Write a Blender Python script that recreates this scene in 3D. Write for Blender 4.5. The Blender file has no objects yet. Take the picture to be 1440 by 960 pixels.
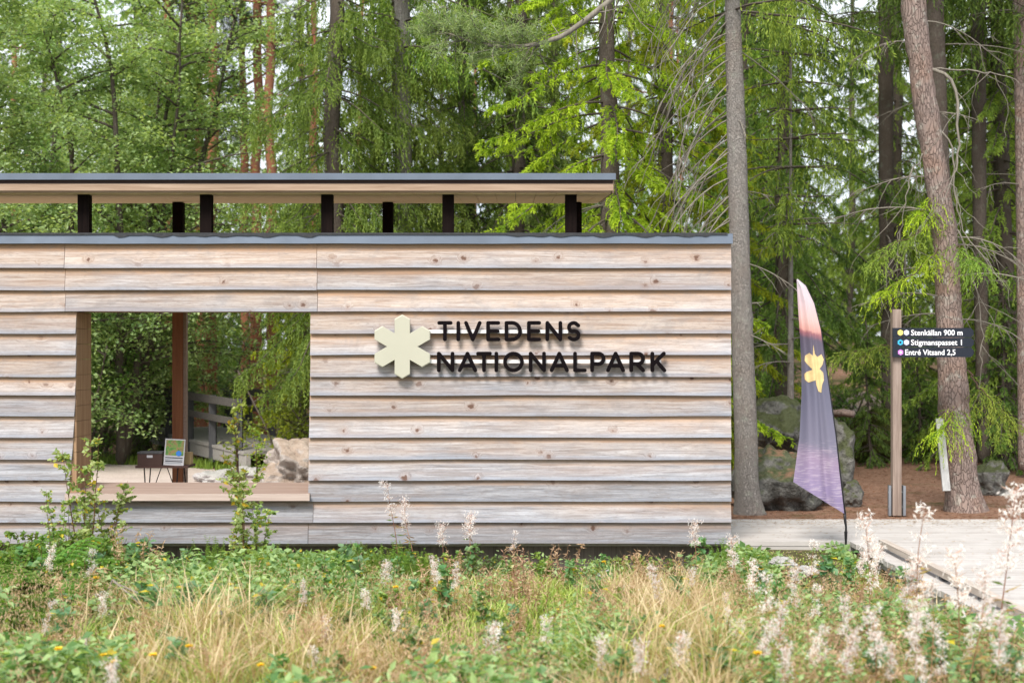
import bpy, math, random
import numpy as np
from mathutils import Vector, noise as mnoise
sc = bpy.context.scene
COL = sc.collection
R = np.random.default_rng(7)
random.seed(7)
H = 1.75; F = 2000.0; YH = 500.0
def P(px, py, Y): return np.array([(px-720)/F*Y, Y, H+(YH-py)/F*Y])
def PX(px, Y): return (px-720)/F*Y
def PZ(py, Y): return H+(YH-py)/F*Y
PI = math.pi

# ------------------------------------------------------------------ mesh builder
class MB:
    def __init__(s): s.v=[]; s.q=[]; s.t=[]; s.c=[]; s.n=0
    def add(s, v, q=None, t=None, c=None):
        v=np.asarray(v,float).reshape(-1,3)
        if q is not None and len(q): s.q.append(np.asarray(q,int).reshape(-1,4)+s.n)
        if t is not None and len(t): s.t.append(np.asarray(t,int).reshape(-1,3)+s.n)
        s.v.append(v)
        if c is None: c=(1,1,1)
        c=np.asarray(c,float)
        if c.ndim==1: c=np.tile(c,(len(v),1))
        s.c.append(c); s.n+=len(v); return s
    def mesh(s, name, mat, smooth=False):
        me=bpy.data.meshes.new(name)
        if s.n==0: return me
        v=np.concatenate(s.v); c=np.concatenate(s.c)
        q=np.concatenate(s.q) if s.q else np.zeros((0,4),int)
        t=np.concatenate(s.t) if s.t else np.zeros((0,3),int)
        me.vertices.add(len(v)); me.vertices.foreach_set('co', v.ravel())
        nl=len(q)*4+len(t)*3
        me.loops.add(nl); me.loops.foreach_set('vertex_index', np.concatenate([q.ravel(),t.ravel()]).astype(np.int32))
        me.polygons.add(len(q)+len(t))
        st=np.concatenate([np.arange(len(q))*4, len(q)*4+np.arange(len(t))*3]).astype(np.int32)
        me.polygons.foreach_set('loop_start', st)
        me.update(calc_edges=True)
        a=me.color_attributes.new(name='Col', type='FLOAT_COLOR', domain='POINT')
        a.data.foreach_set('color', np.hstack([c,np.ones((len(c),1))]).astype(np.float32).ravel())
        me.polygons.foreach_set('use_smooth', np.full(len(me.polygons),bool(smooth)))
        me.materials.append(mat); me.validate()
        return me
    def build(s, name, mat, parent=None, smooth=False):
        o=bpy.data.objects.new(name, s.mesh(name,mat,smooth)); COL.objects.link(o)
        if parent is not None: o.parent=parent
        return o
    def box(s, a, b, c=None):
        x0,y0,z0=a; x1,y1,z1=b
        v=[(x0,y0,z0),(x1,y0,z0),(x1,y1,z0),(x0,y1,z0),(x0,y0,z1),(x1,y0,z1),(x1,y1,z1),(x0,y1,z1)]
        return s.add(v,[(0,3,2,1),(4,5,6,7),(0,1,5,4),(1,2,6,5),(2,3,7,6),(3,0,4,7)],None,c)
    def cbox(s, cx,cy,cz,sx,sy,sz,c=None): return s.box((cx-sx/2,cy-sy/2,cz-sz/2),(cx+sx/2,cy+sy/2,cz+sz/2),c)
    def beam(s, p, q, w, h, c=None):
        p=np.array(p,float); q=np.array(q,float); d=q-p; L=np.linalg.norm(d); d/=L
        up=np.array([0,0,1.]) if abs(d[2])<.95 else np.array([0,1.,0])
        r=np.cross(d,up); r/=np.linalg.norm(r); u=np.cross(r,d)
        v=[e+r*a*w/2+u*b*h/2 for e in (p,q) for a,b in ((-1,-1),(1,-1),(1,1),(-1,1))]
        return s.add(v,[(3,2,1,0),(4,5,6,7),(0,1,5,4),(1,2,6,5),(2,3,7,6),(3,0,4,7)],None,c)
    def tube(s, pts, rad, n=8, c=None, lump=0.0, rng=R):
        p=np.asarray(pts,float); m=len(p); rad=np.broadcast_to(np.asarray(rad,float),(m,))
        d=np.gradient(p,axis=0); d/=np.linalg.norm(d,axis=1,keepdims=True)+1e-9
        ref=np.array([0.3,1,0.1]) if abs(d[:,2]).mean()>.6 else np.array([0.05,0.05,1.])
        r=np.cross(d,ref); r/=np.linalg.norm(r,axis=1,keepdims=True)+1e-9; u=np.cross(r,d)
        a=np.arange(n)/n*2*PI
        rr=rad[:,None]*np.ones(n)
        if lump: rr=rr*(1+lump*rng.standard_normal((m,n)))
        v=p[:,None,:]+rr[:,:,None]*(np.cos(a)[None,:,None]*r[:,None,:]+np.sin(a)[None,:,None]*u[:,None,:])
        i=np.arange(m-1)[:,None]*n; j=np.arange(n)[None,:]; k=(j+1)%n
        q=np.stack([i+j,i+k,i+n+k,i+n+j],-1).reshape(-1,4)
        v=v.reshape(-1,3)
        v=np.vstack([v,p[0],p[-1]]); j=np.arange(n); k=(j+1)%n
        t=np.vstack([np.stack([np.full(n,m*n),k,j],-1), np.stack([np.full(n,m*n+1),(m-1)*n+j,(m-1)*n+k],-1)])
        return s.add(v,q,t,c)
    def leaves(s, pos, dr, L, W, c, rng=R, fold=.15, nrm=None):
        """rhombic leaves: pos base, dr direction"""
        N=len(pos)
        if N==0: return s
        dr=dr/(np.linalg.norm(dr,axis=1,keepdims=True)+1e-9)
        rnd=rng.standard_normal((N,3)) if nrm is None else nrm
        sd=np.cross(dr,rnd); sd/=np.linalg.norm(sd,axis=1,keepdims=True)+1e-9
        up=np.cross(sd,dr)
        L=np.broadcast_to(L,(N,))[:,None]; W=np.broadcast_to(W,(N,))[:,None]
        a=pos; b=pos+dr*L*.45+sd*W*.5+up*W*fold; e=pos+dr*L-up*L*.06; f=pos+dr*L*.45-sd*W*.5+up*W*fold
        v=np.stack([a,b,e,f],1).reshape(-1,3)
        cc=np.repeat(c,4,axis=0) if np.ndim(c)==2 else c
        return s.add(v,np.arange(4*N).reshape(-1,4),None,cc)

def setp(o,label=None,cat=None,group=None,kind=None):
    if label: o['label']=label
    if cat: o['category']=cat
    if group: o['group']=group
    if kind: o['kind']=kind
    return o
def thing(name,label,cat,loc=(0,0,0),rz=0,group=None,s=1.0):
    o=bpy.data.objects.new(name,None); COL.objects.link(o); o.empty_display_size=.2
    o.location=tuple(float(x) for x in loc); o.rotation_euler=(0,0,rz); o.scale=(s,s,s)
    return setp(o,label,cat,group)
def inst(name,mesh,parent):
    o=bpy.data.objects.new(name,mesh); COL.objects.link(o); o.parent=parent; return o

# ------------------------------------------------------------------ materials
class NT:
    def __init__(s,name):
        s.m=bpy.data.materials.new(name); s.m.use_nodes=True; s.t=s.m.node_tree; s.N=s.t.nodes; s.L=s.t.links; s.N.clear()
        s.out=s.N.new('ShaderNodeOutputMaterial')
    def n(s,t,**k):
        o=s.N.new(t)
        for a,b in k.items():
            if a.startswith('i_'):
                key=a[2:].replace('_',' '); o.inputs[key].default_value=b
            else: setattr(o,a,b)
        return o
    def l(s,a,b): s.L.new(a,b)
    def coord(s,scale=(1,1,1),kind='Object'):
        c=s.n('ShaderNodeTexCoord'); m=s.n('ShaderNodeMapping'); m.inputs['Scale'].default_value=scale
        s.l(c.outputs[kind],m.inputs['Vector']); return m.outputs['Vector']
    def noise(s,vec,scale,detail=4,rough=.55,dist=0):
        o=s.n('ShaderNodeTexNoise'); o.inputs['Scale'].default_value=scale; o.inputs['Detail'].default_value=detail
        o.inputs['Roughness'].default_value=rough; o.inputs['Distortion'].default_value=dist; s.l(vec,o.inputs['Vector']); return o.outputs['Fac']
    def ramp(s,fac,stops,interp='LINEAR'):
        r=s.n('ShaderNodeValToRGB'); r.color_ramp.interpolation=interp
        e=r.color_ramp.elements
        while len(e)<len(stops): e.new(.5)
        for k,(p,c) in enumerate(stops):
            e[k].position=p; e[k].color=(c[0],c[1],c[2],1) if np.ndim(c) else (c,c,c,1)
        s.l(fac,r.inputs['Fac']); return r.outputs['Color']
    def mix(s,f,a,b,mode='MIX'):
        m=s.n('ShaderNodeMix',data_type='RGBA',blend_type=mode)
        for sock,v in ((m.inputs[0],f),(m.inputs[6],a),(m.inputs[7],b)):
            if isinstance(v,(int,float)): sock.default_value=v
            elif isinstance(v,tuple): sock.default_value=(v[0],v[1],v[2],1)
            else: s.l(v,sock)
        return m.outputs[2]
    def math(s,op,a,b=0.,clamp=False):
        m=s.n('ShaderNodeMath',operation=op,use_clamp=clamp)
        for i,v in enumerate((a,b)):
            if isinstance(v,(int,float)): m.inputs[i].default_value=v
            else: s.l(v,m.inputs[i])
        return m.outputs[0]
    def pbr(s,col,rough=.7,spec=.3,metal=0,bump=None,bstr=.3,bdist=.01):
        b=s.n('ShaderNodeBsdfPrincipled'); b.inputs['Roughness'].default_value=rough
        b.inputs['Specular IOR Level'].default_value=spec; b.inputs['Metallic'].default_value=metal
        if isinstance(col,tuple): b.inputs['Base Color'].default_value=(*col,1)
        else: s.l(col,b.inputs['Base Color'])
        if bump is not None:
            k=s.n('ShaderNodeBump'); k.inputs['Strength'].default_value=bstr; k.inputs['Distance'].default_value=bdist
            s.l(bump,k.inputs['Height']); s.l(k.outputs[0],b.inputs['Normal'])
        return b
    def fin(s,b): s.l(b.outputs[0],s.out.inputs['Surface']); return s.m

def m_plain(name,col,rough=.6,spec=.3,metal=0,var=.12,scale=8,bstr=.1):
    k=NT(name); v=k.coord(); f=k.noise(v,scale,5)
    c=k.ramp(f,[(.25,tuple(x*(1-var) for x in col)),(.75,tuple(min(1,x*(1+var)) for x in col))])
    return k.fin(k.pbr(c,rough,spec,metal,f,bstr,.004))
def m_leaf(name,trans=.4,rough=.5,spec=.25,tint=(1.15,1.1,.55)):
    k=NT(name); a=k.n('ShaderNodeAttribute',attribute_name='Col')
    oi=k.n('ShaderNodeObjectInfo')
    h=k.n('ShaderNodeHueSaturation'); k.l(a.outputs['Color'],h.inputs['Color'])
    k.l(k.math('ADD',k.math('MULTIPLY',oi.outputs['Random'],.03),.485),h.inputs['Hue'])
    k.l(k.math('ADD',k.math('MULTIPLY',oi.outputs['Random'],.25),.88),h.inputs['Value'])
    b=k.pbr(h.outputs['Color'],rough,spec)
    t=k.n('ShaderNodeBsdfTranslucent'); k.l(k.mix(1.,h.outputs['Color'],tint,'MULTIPLY'),t.inputs['Color'])
    m=k.n('ShaderNodeMixShader'); m.inputs[0].default_value=trans
    k.l(b.outputs[0],m.inputs[1]); k.l(t.outputs[0],m.inputs[2]); k.l(m.outputs[0],k.out.inputs['Surface']); return k.m
def m_bark(name,c1,c2,c3,sc_=(7,7,1.6),bstr=.8,lich=(.38,.40,.34),lamt=.5):
    k=NT(name); v=k.coord(sc_); v2=k.coord((1,1,1))
    n0=k.noise(v2,3,3); vo=k.n('ShaderNodeTexVoronoi',feature='DISTANCE_TO_EDGE'); vo.inputs['Scale'].default_value=5.6
    mv=k.n('ShaderNodeVectorMath',operation='ADD'); nn=k.n('ShaderNodeTexNoise'); nn.inputs['Scale'].default_value=1.5; nn.inputs['Detail'].default_value=4
    k.l(v,nn.inputs['Vector']); sc2=k.n('ShaderNodeVectorMath',operation='SCALE'); sc2.inputs['Scale'].default_value=.9; k.l(nn.outputs['Color'],sc2.inputs[0])
    k.l(v,mv.inputs[0]); k.l(sc2.outputs[0],mv.inputs[1]); k.l(mv.outputs[0],vo.inputs['Vector'])
    crack=k.ramp(k.math('ADD',vo.outputs['Distance'],k.math('MULTIPLY',k.noise(v,3,4),.10)),[(.03,.0),(.17,1.)])
    fine=k.noise(v,5,6,.65)
    c=k.mix(fine,c1,c2); c=k.mix(k.ramp(n0,[(.45,0.),(.7,1.)]),c,c3)
    ln=k.noise(v2,9,5,.6); c=k.mix(k.math('MULTIPLY',k.ramp(ln,[(.55,0.),(.68,1.)]),lamt),c,lich)
    c=k.mix(k.math('MULTIPLY',k.math('SUBTRACT',1.,crack),.25),c,tuple(x*.5 for x in c1))
    hgt=k.math('ADD',k.math('MULTIPLY',crack,.7),k.math('MULTIPLY',fine,.6))
    return k.fin(k.pbr(c,.9,.1,0,hgt,bstr,.02))
def m_wood(name,a,b,axis='x',spec=.15,scale=1.0,bstr=.25,grey=None,rough=.75):
    k=NT(name); sv={'x':(.7,14,14),'y':(14,.7,14),'z':(14,14,.7)}[axis]
    v=k.coord(tuple(x*scale for x in sv)); f=k.noise(v,2.4,6,.65,.6); g=k.noise(k.coord((1.3,1.3,1.3)),1.2,3)
    c=k.ramp(f,[(.3,a),(.7,b)])
    if grey: c=k.mix(k.ramp(g,[(.4,0.),(.65,1.)]),c,grey)
    return k.fin(k.pbr(c,rough,spec,0,f,bstr,.004))
def m_clad():
    k=NT('weathered_board_wood'); a=k.n('ShaderNodeAttribute',attribute_name='Col'); s=k.n('ShaderNodeSeparateColor'); k.l(a.outputs['Color'],s.inputs[0])
    rnd,vp,gr=s.outputs[0],s.outputs[1],s.outputs[2]
    tc=k.n('ShaderNodeTexCoord'); off=k.n('ShaderNodeCombineXYZ'); k.l(k.math('MULTIPLY',rnd,37.),off.inputs[0]); k.l(k.math('MULTIPLY',rnd,11.),off.inputs[1])
    ad=k.n('ShaderNodeVectorMath',operation='ADD'); k.l(tc.outputs['Object'],ad.inputs[0]); k.l(off.outputs[0],ad.inputs[1])
    def mp(sx):
        m=k.n('ShaderNodeMapping'); m.inputs['Scale'].default_value=sx; k.l(ad.outputs[0],m.inputs['Vector']); return m.outputs[0]
    # knots
    kv=mp((3.6,0.01,4.4)); wn=k.n('ShaderNodeTexNoise'); wn.inputs['Scale'].default_value=7.; k.l(kv,wn.inputs['Vector'])
    wsc=k.n('ShaderNodeVectorMath',operation='SCALE'); wsc.inputs['Scale'].default_value=.20; k.l(wn.outputs['Color'],wsc.inputs[0])
    kv2=k.n('ShaderNodeVectorMath',operation='ADD'); k.l(kv,kv2.inputs[0]); k.l(wsc.outputs[0],kv2.inputs[1])
    sp3=k.n('ShaderNodeSeparateXYZ'); cb3=k.n('ShaderNodeCombineXYZ'); k.l(kv2.outputs[0],sp3.inputs[0]); k.l(sp3.outputs[0],cb3.inputs[0]); k.l(sp3.outputs[2],cb3.inputs[1])
    vo=k.n('ShaderNodeTexVoronoi',feature='F1',voronoi_dimensions='2D'); vo.inputs['Scale'].default_value=1.; vo.inputs['Randomness'].default_value=.9; k.l(cb3.outputs[0],vo.inputs['Vector'])
    cs=k.n('ShaderNodeSeparateColor'); k.l(vo.outputs['Color'],cs.inputs[0])
    kd=k.math('ADD',k.math('ADD',vo.outputs['Distance'],k.math('MULTIPLY',cs.outputs[0],.075)),k.math('MULTIPLY',k.noise(kv,9,3),.05))
    sel=k.ramp(cs.outputs[1],[(.52,0.),(.80,1.)]); knot=k.math('MULTIPLY',k.ramp(kd,[(.10,1.),(.15,0.)]),sel); ring=k.math('MULTIPLY',k.ramp(kd,[(.10,1.),(.30,0.)]),sel)
    # grain bends round the knots
    gm=mp((.55,10,13)); bend=k.n('ShaderNodeVectorMath',operation='ADD'); bc=k.n('ShaderNodeCombineXYZ')
    k.l(k.math('MULTIPLY',ring,1.6),bc.inputs[2]); k.l(gm,bend.inputs[0]); k.l(bc.outputs[0],bend.inputs[1])
    f=k.noise(bend.outputs[0],3.2,9,.74,.8); f2=k.noise(mp((.25,4,5)),2.,4,.5,.4); blot=k.noise(mp((.8,1,1.5)),1.6,4,.6)
    warm=k.ramp(f,[(.34,(.33,.235,.18)),(.5,(.49,.40,.345)),(.66,(.60,.525,.475))])
    grey=k.ramp(f,[(.34,(.19,.193,.212)),(.5,(.37,.373,.405)),(.66,(.53,.537,.575))])
    # greyer low on every board, warmer in the sheltered band under the lap
    g=k.math('ADD',k.math('MULTIPLY',gr,1.15),k.math('MULTIPLY',k.math('SUBTRACT',blot,.5),1.5))
    g=k.math('ADD',g,k.math('MULTIPLY',k.math('SUBTRACT',.45,vp),.55))
    g=k.ramp(g,[(.18,0.),(.95,1.)])
    c=k.mix(g,warm,grey)
    c=k.mix(k.math('MULTIPLY',k.ramp(k.math('ADD',vp,k.math('MULTIPLY',f2,.35)),[(.86,0.),(1.05,1.)]),k.math('SUBTRACT',1.0,k.math('MULTIPLY',gr,.55))),c,(.46,.285,.175))
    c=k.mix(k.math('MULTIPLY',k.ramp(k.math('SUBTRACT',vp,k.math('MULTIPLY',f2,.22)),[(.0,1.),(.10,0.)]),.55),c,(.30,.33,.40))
    c=k.mix(k.math('MULTIPLY',k.ramp(f2,[(.50,0.),(.72,1.)]),.40),c,(.34,.22,.16)); spk=k.noise(mp((5,3,30)),4.,3,.7); c=k.mix(k.math('MULTIPLY',k.ramp(spk,[(.54,0.),(.66,1.)]),.45),c,(.24,.205,.195)); stn=k.noise(mp((1.1,1,2.2)),2.2,6,.7,1.2); c=k.mix(k.math('MULTIPLY',k.ramp(stn,[(.50,0.),(.66,1.)]),.42),c,(.27,.25,.25)); c=k.mix(k.math('MULTIPLY',k.ramp(k.noise(mp((.35,2,46)),3.,5,.7,.3),[(.52,0.),(.62,1.)]),.35),c,(.24,.175,.14))
    c=k.mix(k.math('MULTIPLY',ring,.40),c,(.28,.17,.12)); c=k.mix(k.math('MULTIPLY',knot,.9),c,(.13,.07,.05))
    v=k.n('ShaderNodeHueSaturation'); k.l(c,v.inputs['Color']); k.l(k.math('MULTIPLY',k.math('ADD',k.math('MULTIPLY',rnd,.22),.80),k.math('SUBTRACT',1.,k.math('MULTIPLY',k.ramp(gr,[(.72,0.),(.95,1.)]),.20))),v.inputs['Value'])
    return k.fin(k.pbr(v.outputs[0],.8,.15,0,f,.6,.006))

M={}
M['clad']=m_clad()
M['spruce']=m_leaf('spruce_needles',.46,.55,.2,(1.25,1.2,.5))
M['leaf']=m_leaf('broad_leaf',.48,.42,.35,(1.2,1.15,.5))
M['grass']=m_leaf('grass_blade',.4,.5,.25,(1.2,1.1,.6))
M['fluff']=m_leaf('seed_fluff',.5,.8,.1,(1,1,1))
M['bark_grey']=m_bark('grey_spruce_bark',(.17,.155,.14),(.38,.355,.33),(.26,.225,.20),(11,11,6),.9)
M['bark_pine']=m_bark('plated_pine_bark',(.17,.125,.11),(.35,.275,.245),(.27,.185,.15),(5,5,1.5),1.0,(.42,.42,.37),.55)
M['bark_red']=m_bark('red_pine_bark',(.27,.10,.055),(.42,.19,.11),(.22,.12,.09),(7,7,2.5),.5,(.3,.27,.22),.25)
M['bark_dark']=m_bark('dark_bark',(.075,.06,.05),(.15,.125,.105),(.10,.08,.065),(8,8,3),.6,(.2,.22,.17),.4)
M['deadwood']=m_wood('bare_dead_wood',(.13,.115,.095),(.27,.245,.205),'z')
M['boardwalk']=m_wood('pale_deck_wood',(.37,.35,.335),(.47,.45,.43),'x',.15,.8,.2,(.42,.405,.395))
k=NT('pale_deck_boards'); v=k.coord((.5,9,9)); f=k.noise(v,3,7,.7,.5); pl=k.noise(k.coord((.02,8.13,1)),1.0,0); st=k.noise(k.coord(),1.6,7,.65,.6); c=k.ramp(f,[(.32,(.36,.335,.315)),(.66,(.48,.455,.44))]); c=k.mix(k.math('MULTIPLY',k.ramp(st,[(.42,0.),(.62,1.)]),.5),c,(.28,.25,.23)); c=k.mix(k.math('MULTIPLY',k.ramp(pl,[(.35,0.),(.65,1.)]),.35),c,(.52,.50,.475)); M['boardwalk']=k.fin(k.pbr(c,.85,.12,0,f,.5,.006))
M['kerbwood']=m_wood('kerb_wood',(.30,.25,.21),(.5,.44,.39),'y')
M['brown']=m_wood('brown_jamb_wood',(.20,.105,.055),(.36,.215,.12),'z',.2,.5)
M['jamb']=m_wood('jamb_wood',(.24,.14,.08),(.40,.26,.155),'z',.15,.6)
M['sill']=m_wood('sill_wood',(.22,.15,.12),(.33,.25,.21),'x',.3)
M['silledge']=m_wood('sill_edge_wood',(.38,.29,.25),(.52,.43,.38),'x',.3)
M['post_black']=m_wood('black_stain_and_shade_post',(.006,.004,.004),(.014,.009,.008),'z',.04)  # front posts' own black; on the back post tops it stands for shade
M['post_red']=m_wood('red_brown_post',(.17,.062,.030),(.27,.115,.055),'z',.25)
M['soffit']=m_wood('pale_soffit_boards',(.78,.58,.36),(.90,.73,.50),'x',.1,.6)
M['fascia']=m_wood('brown_fascia_boards',(.26,.175,.12),(.44,.33,.25),'x',.2,.8)
M['metal']=m_plain('blue_grey_flashing',(.135,.165,.215),.45,.45,.3,.16,3.5,.1)
M['felt']=m_plain('dark_roof_felt',(.035,.037,.042),.7,.3,0,.3,30,.3)
M['rail']=m_plain('white_sign_rail',(.80,.79,.80),.35,.5,.2,.03)
M['letter']=m_plain('brown_black_letter_paint',(.006,.004,.005),.65,.05)
M['emblem']=m_plain('champagne_gold_emblem',(.46,.45,.365),.55,.3,.1,.03,3)
M['signpost']=m_wood('signpost_wood',(.17,.125,.10),(.34,.27,.23),'z',.2)
M['steel']=m_plain('galvanised_steel',(.27,.29,.32),.4,.5,.6,.1)
M['signboard']=m_plain('dark_blue_sign',(.012,.016,.026),.4,.35,0,.05)
M['white']=m_plain('white_lettering',(.85,.85,.87),.5,.3,0,.01)
for n,c in (('mk_yellow',(.85,.70,.18)),('mk_grey',(.50,.53,.66)),('mk_blue',(.05,.42,.68)),('mk_purple',(.55,.22,.62))): M[n]=m_plain(n.replace('mk_','marker_'),c,.5,.3,0,.02)
M['flagpole']=m_plain('black_flag_pole',(.012,.012,.014),.4)
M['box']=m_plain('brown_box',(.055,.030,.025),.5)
M['tan']=m_plain('tan_box',(.42,.30,.16),.6)
M['paper']=m_plain('white_paper',(.42,.42,.45),.6)
M['bridge']=m_wood('grey_bridge_wood',(.045,.047,.052),(.10,.10,.106),'z',.15)
M['bridge_deck']=m_wood('bridge_deck_wood',(.24,.225,.21),(.37,.35,.33),'x',.15)
M['railing']=m_wood('railing_wood',(.06,.056,.053),(.125,.115,.105),'x',.15)
M['rust']=m_plain('dark_rusty_steel',(.06,.03,.025),.7)
M['palewood']=m_wood('silver_weathered_plank',(.30,.30,.30),(.46,.46,.46),'z')
M['yellow']=m_plain('yellow_petals',(.80,.52,.02),.6)
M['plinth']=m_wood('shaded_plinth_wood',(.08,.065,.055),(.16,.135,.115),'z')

def m_rock(name,a,b,moss,mamt=.5,needle=0.):
    k=NT(name); v=k.coord(); n1=k.noise(v,2.2,8,.62,.4); n2=k.noise(v,11,6,.6); n3=k.noise(v,1.3,4,.6)
    c=k.ramp(k.math('ADD',k.math('MULTIPLY',n1,.6),k.math('MULTIPLY',n2,.4)),[(.38,a),(.60,b)])
    c=k.mix(k.math('MULTIPLY',k.ramp(k.noise(v,14,6,.7),[(.58,0.),(.70,1.)]),.5),c,(.36,.36,.33))
    g=k.n('ShaderNodeNewGeometry'); s=k.n('ShaderNodeSeparateXYZ'); k.l(g.outputs['Normal'],s.inputs[0])
    top=k.ramp(k.math('ADD',s.outputs[2],k.math('MULTIPLY',k.math('SUBTRACT',n3,.5),2.2)),[(.35,0.),(.62,1.)])
    c=k.mix(k.math('MULTIPLY',top,mamt),c,k.mix(n2,moss,tuple(x*1.9 for x in moss)))
    if needle: c=k.mix(k.math('MULTIPLY',k.math('MULTIPLY',k.ramp(s.outputs[2],[(.72,0.),(.9,1.)]),k.ramp(n2,[(.40,0.),(.55,1.)])),needle),c,(.19,.11,.07))
    return k.fin(k.pbr(c,.9,.15,0,k.math('ADD',n1,k.math('MULTIPLY',n2,.8)),1.,.09))
M['rock']=m_rock('mossy_granite',(.05,.05,.046),(.21,.205,.19),(.04,.048,.015),.85,.0)
M['rockn']=m_rock('litter_topped_granite',(.05,.05,.046),(.20,.195,.18),(.04,.05,.015),.75,.9)
M['rockpale']=m_rock('pale_pink_granite',(.30,.25,.22),(.56,.51,.47),(.25,.17,.11),.5)
M['stone']=m_rock('pale_flat_stone',(.36,.34,.34),(.55,.53,.53),(.10,.12,.05),.2)
M['moss']=m_rock('green_moss',(.05,.055,.015),(.10,.11,.03),(.06,.075,.015),.9)

def m_ground():
    k=NT('meadow_and_forest_soil'); tc=k.n('ShaderNodeTexCoord'); s=k.n('ShaderNodeSeparateXYZ'); k.l(tc.outputs['Object'],s.inputs[0]); v=tc.outputs['Object']
    n1=k.noise(v,1.1,6,.6); n2=k.noise(v,14,6,.7); n3=k.noise(v,60,3,.7)
    needles=k.ramp(k.math('ADD',k.math('MULTIPLY',n2,.6),k.math('MULTIPLY',n3,.4)),[(.33,(.10,.055,.036)),(.52,(.215,.125,.085)),(.68,(.36,.235,.165))])
    needles=k.mix(k.ramp(n1,[(.56,0.),(.72,.8)]),needles,(.055,.06,.02))
    mead=k.ramp(n2,[(.3,(.04,.035,.018)),(.5,(.085,.08,.035)),(.7,(.17,.14,.07))])
    f=k.ramp(s.outputs[1],[(0.,0.),(1.,1.)]); 
    m=k.n('ShaderNodeMapRange'); m.inputs['From Min'].default_value=13.6; m.inputs['From Max'].default_value=14.0; k.l(s.outputs[1],m.inputs['Value'])
    c=k.mix(m.outputs[0],mead,needles)
    m2=k.n('ShaderNodeMapRange'); m2.inputs['From Min'].default_value=24; m2.inputs['From Max'].default_value=30; k.l(s.outputs[1],m2.inputs['Value'])
    c=k.mix(k.math('MULTIPLY',m2.outputs[0],k.ramp(n1,[(.35,0.),(.55,1.)])),c,(.05,.055,.02))
    return k.fin(k.pbr(c,.95,.08,0,k.math('ADD',n2,k.math('MULTIPLY',n3,.6)),.7,.03))
M['ground']=m_ground()
k=NT('pink_gravel'); v=k.coord(); n2=k.noise(v,30,6,.7); M['gravel']=k.fin(k.pbr(k.ramp(k.math('ADD',k.math('MULTIPLY',n2,.7),k.math('MULTIPLY',k.noise(v,2,4),.3)),[(.3,(.34,.27,.235)),(.7,(.60,.52,.475))]),.9,.1,0,n2,.6,.02))

# ------------------------------------------------------------------ terrain
def noise2(x,y,seed=0):
    r=np.random.default_rng(seed); z=0*x
    for k in range(7):
        a=r.uniform(0,2*PI); f=r.uniform(.25,1.6); z=z+np.sin(f*(x*math.cos(a)+y*math.sin(a))+r.uniform(0,6))*(.5/f)
    return z/3
def sm(a,b,x): t=np.clip((np.asarray(x,float)-a)/(b-a),0,1); return t*t*(3-2*t)
def gz(x,y):
    x=np.asarray(x,float); y=np.asarray(y,float)
    n=noise2(x,y,3)
    z=np.where(y<13.6,-.18+n*.05-.05*sm(11,7,y), -.18)
    z=z+.145*sm(1.7,2.1,x)*sm(11.6,12.6,y)*sm(3.6,3.2,x)*(y<13.6)-.075*sm(11.6,12.7,y)*sm(2.1,1.6,x)*(y<13.6)
    z=z+sm(13.35,15.0,y)*(.165)*(y>=13.35)
    z=z+sm(16,20,y)*n*.06
    z=z+sm(24,60,y)*1.6 + sm(26,40,y)*n*.5
    # ditch under the footbridge
    z=z-.45*np.exp(-(((x+5.2)/2.0)**2+((y-26.)/2.0)**2))
    return z
def grid(x0,x1,y0,y1,st,dz=0,fn=gz):
    xs=np.arange(x0,x1+st*.5,st); ys=np.arange(y0,y1+st*.5,st); X,Y=np.meshgrid(xs,ys); Z=fn(X,Y)+dz
    v=np.stack([X,Y,Z],-1).reshape(-1,3); n=len(xs); i=np.arange(len(ys)-1)[:,None]*n+np.arange(n-1)[None,:]
    return v, np.stack([i,i+1,i+n+1,i+n],-1).reshape(-1,4)
b=MB(); xs=np.concatenate([[-900,-300,-120,-70,-45],np.arange(-30,30.01,.3),[45,70,120,300,900]]); ys=np.concatenate([[-200,-60,-20,-8],np.arange(0,64,.3),[80,120,250,900]])
X,Y=np.meshgrid(xs,ys); Z=gz(X,Y); v=np.stack([X,Y,Z],-1).reshape(-1,3); n=len(xs); i=np.arange(len(ys)-1)[:,None]*n+np.arange(n-1)[None,:]
b.add(v,np.stack([i,i+1,i+n+1,i+n],-1).reshape(-1,4))
setp(b.build('ground',M['ground'],None,True),kind='structure')
# gravel yard behind the shelter
b=MB(); xs=np.linspace(-9,1.6,60); 
def yard_far(x): return 22.2+.9*np.sin(x*.6)+.25*np.sin(x*2.1)
rows=[]
for t in np.linspace(0,1,24):
    yy=15.3+(yard_far(xs)-15.3)*t; rows.append(np.stack([xs,yy,gz(xs,yy)+.012+.0*t],-1))
v=np.array(rows).reshape(-1,3); n=60; i=np.arange(23)[:,None]*n+np.arange(n-1)[None,:]
b.add(v,np.stack([i,i+1,i+n+1,i+n],-1).reshape(-1,4)); setp(b.build('gravel_yard',M['gravel'],None,True),kind='structure')

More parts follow.
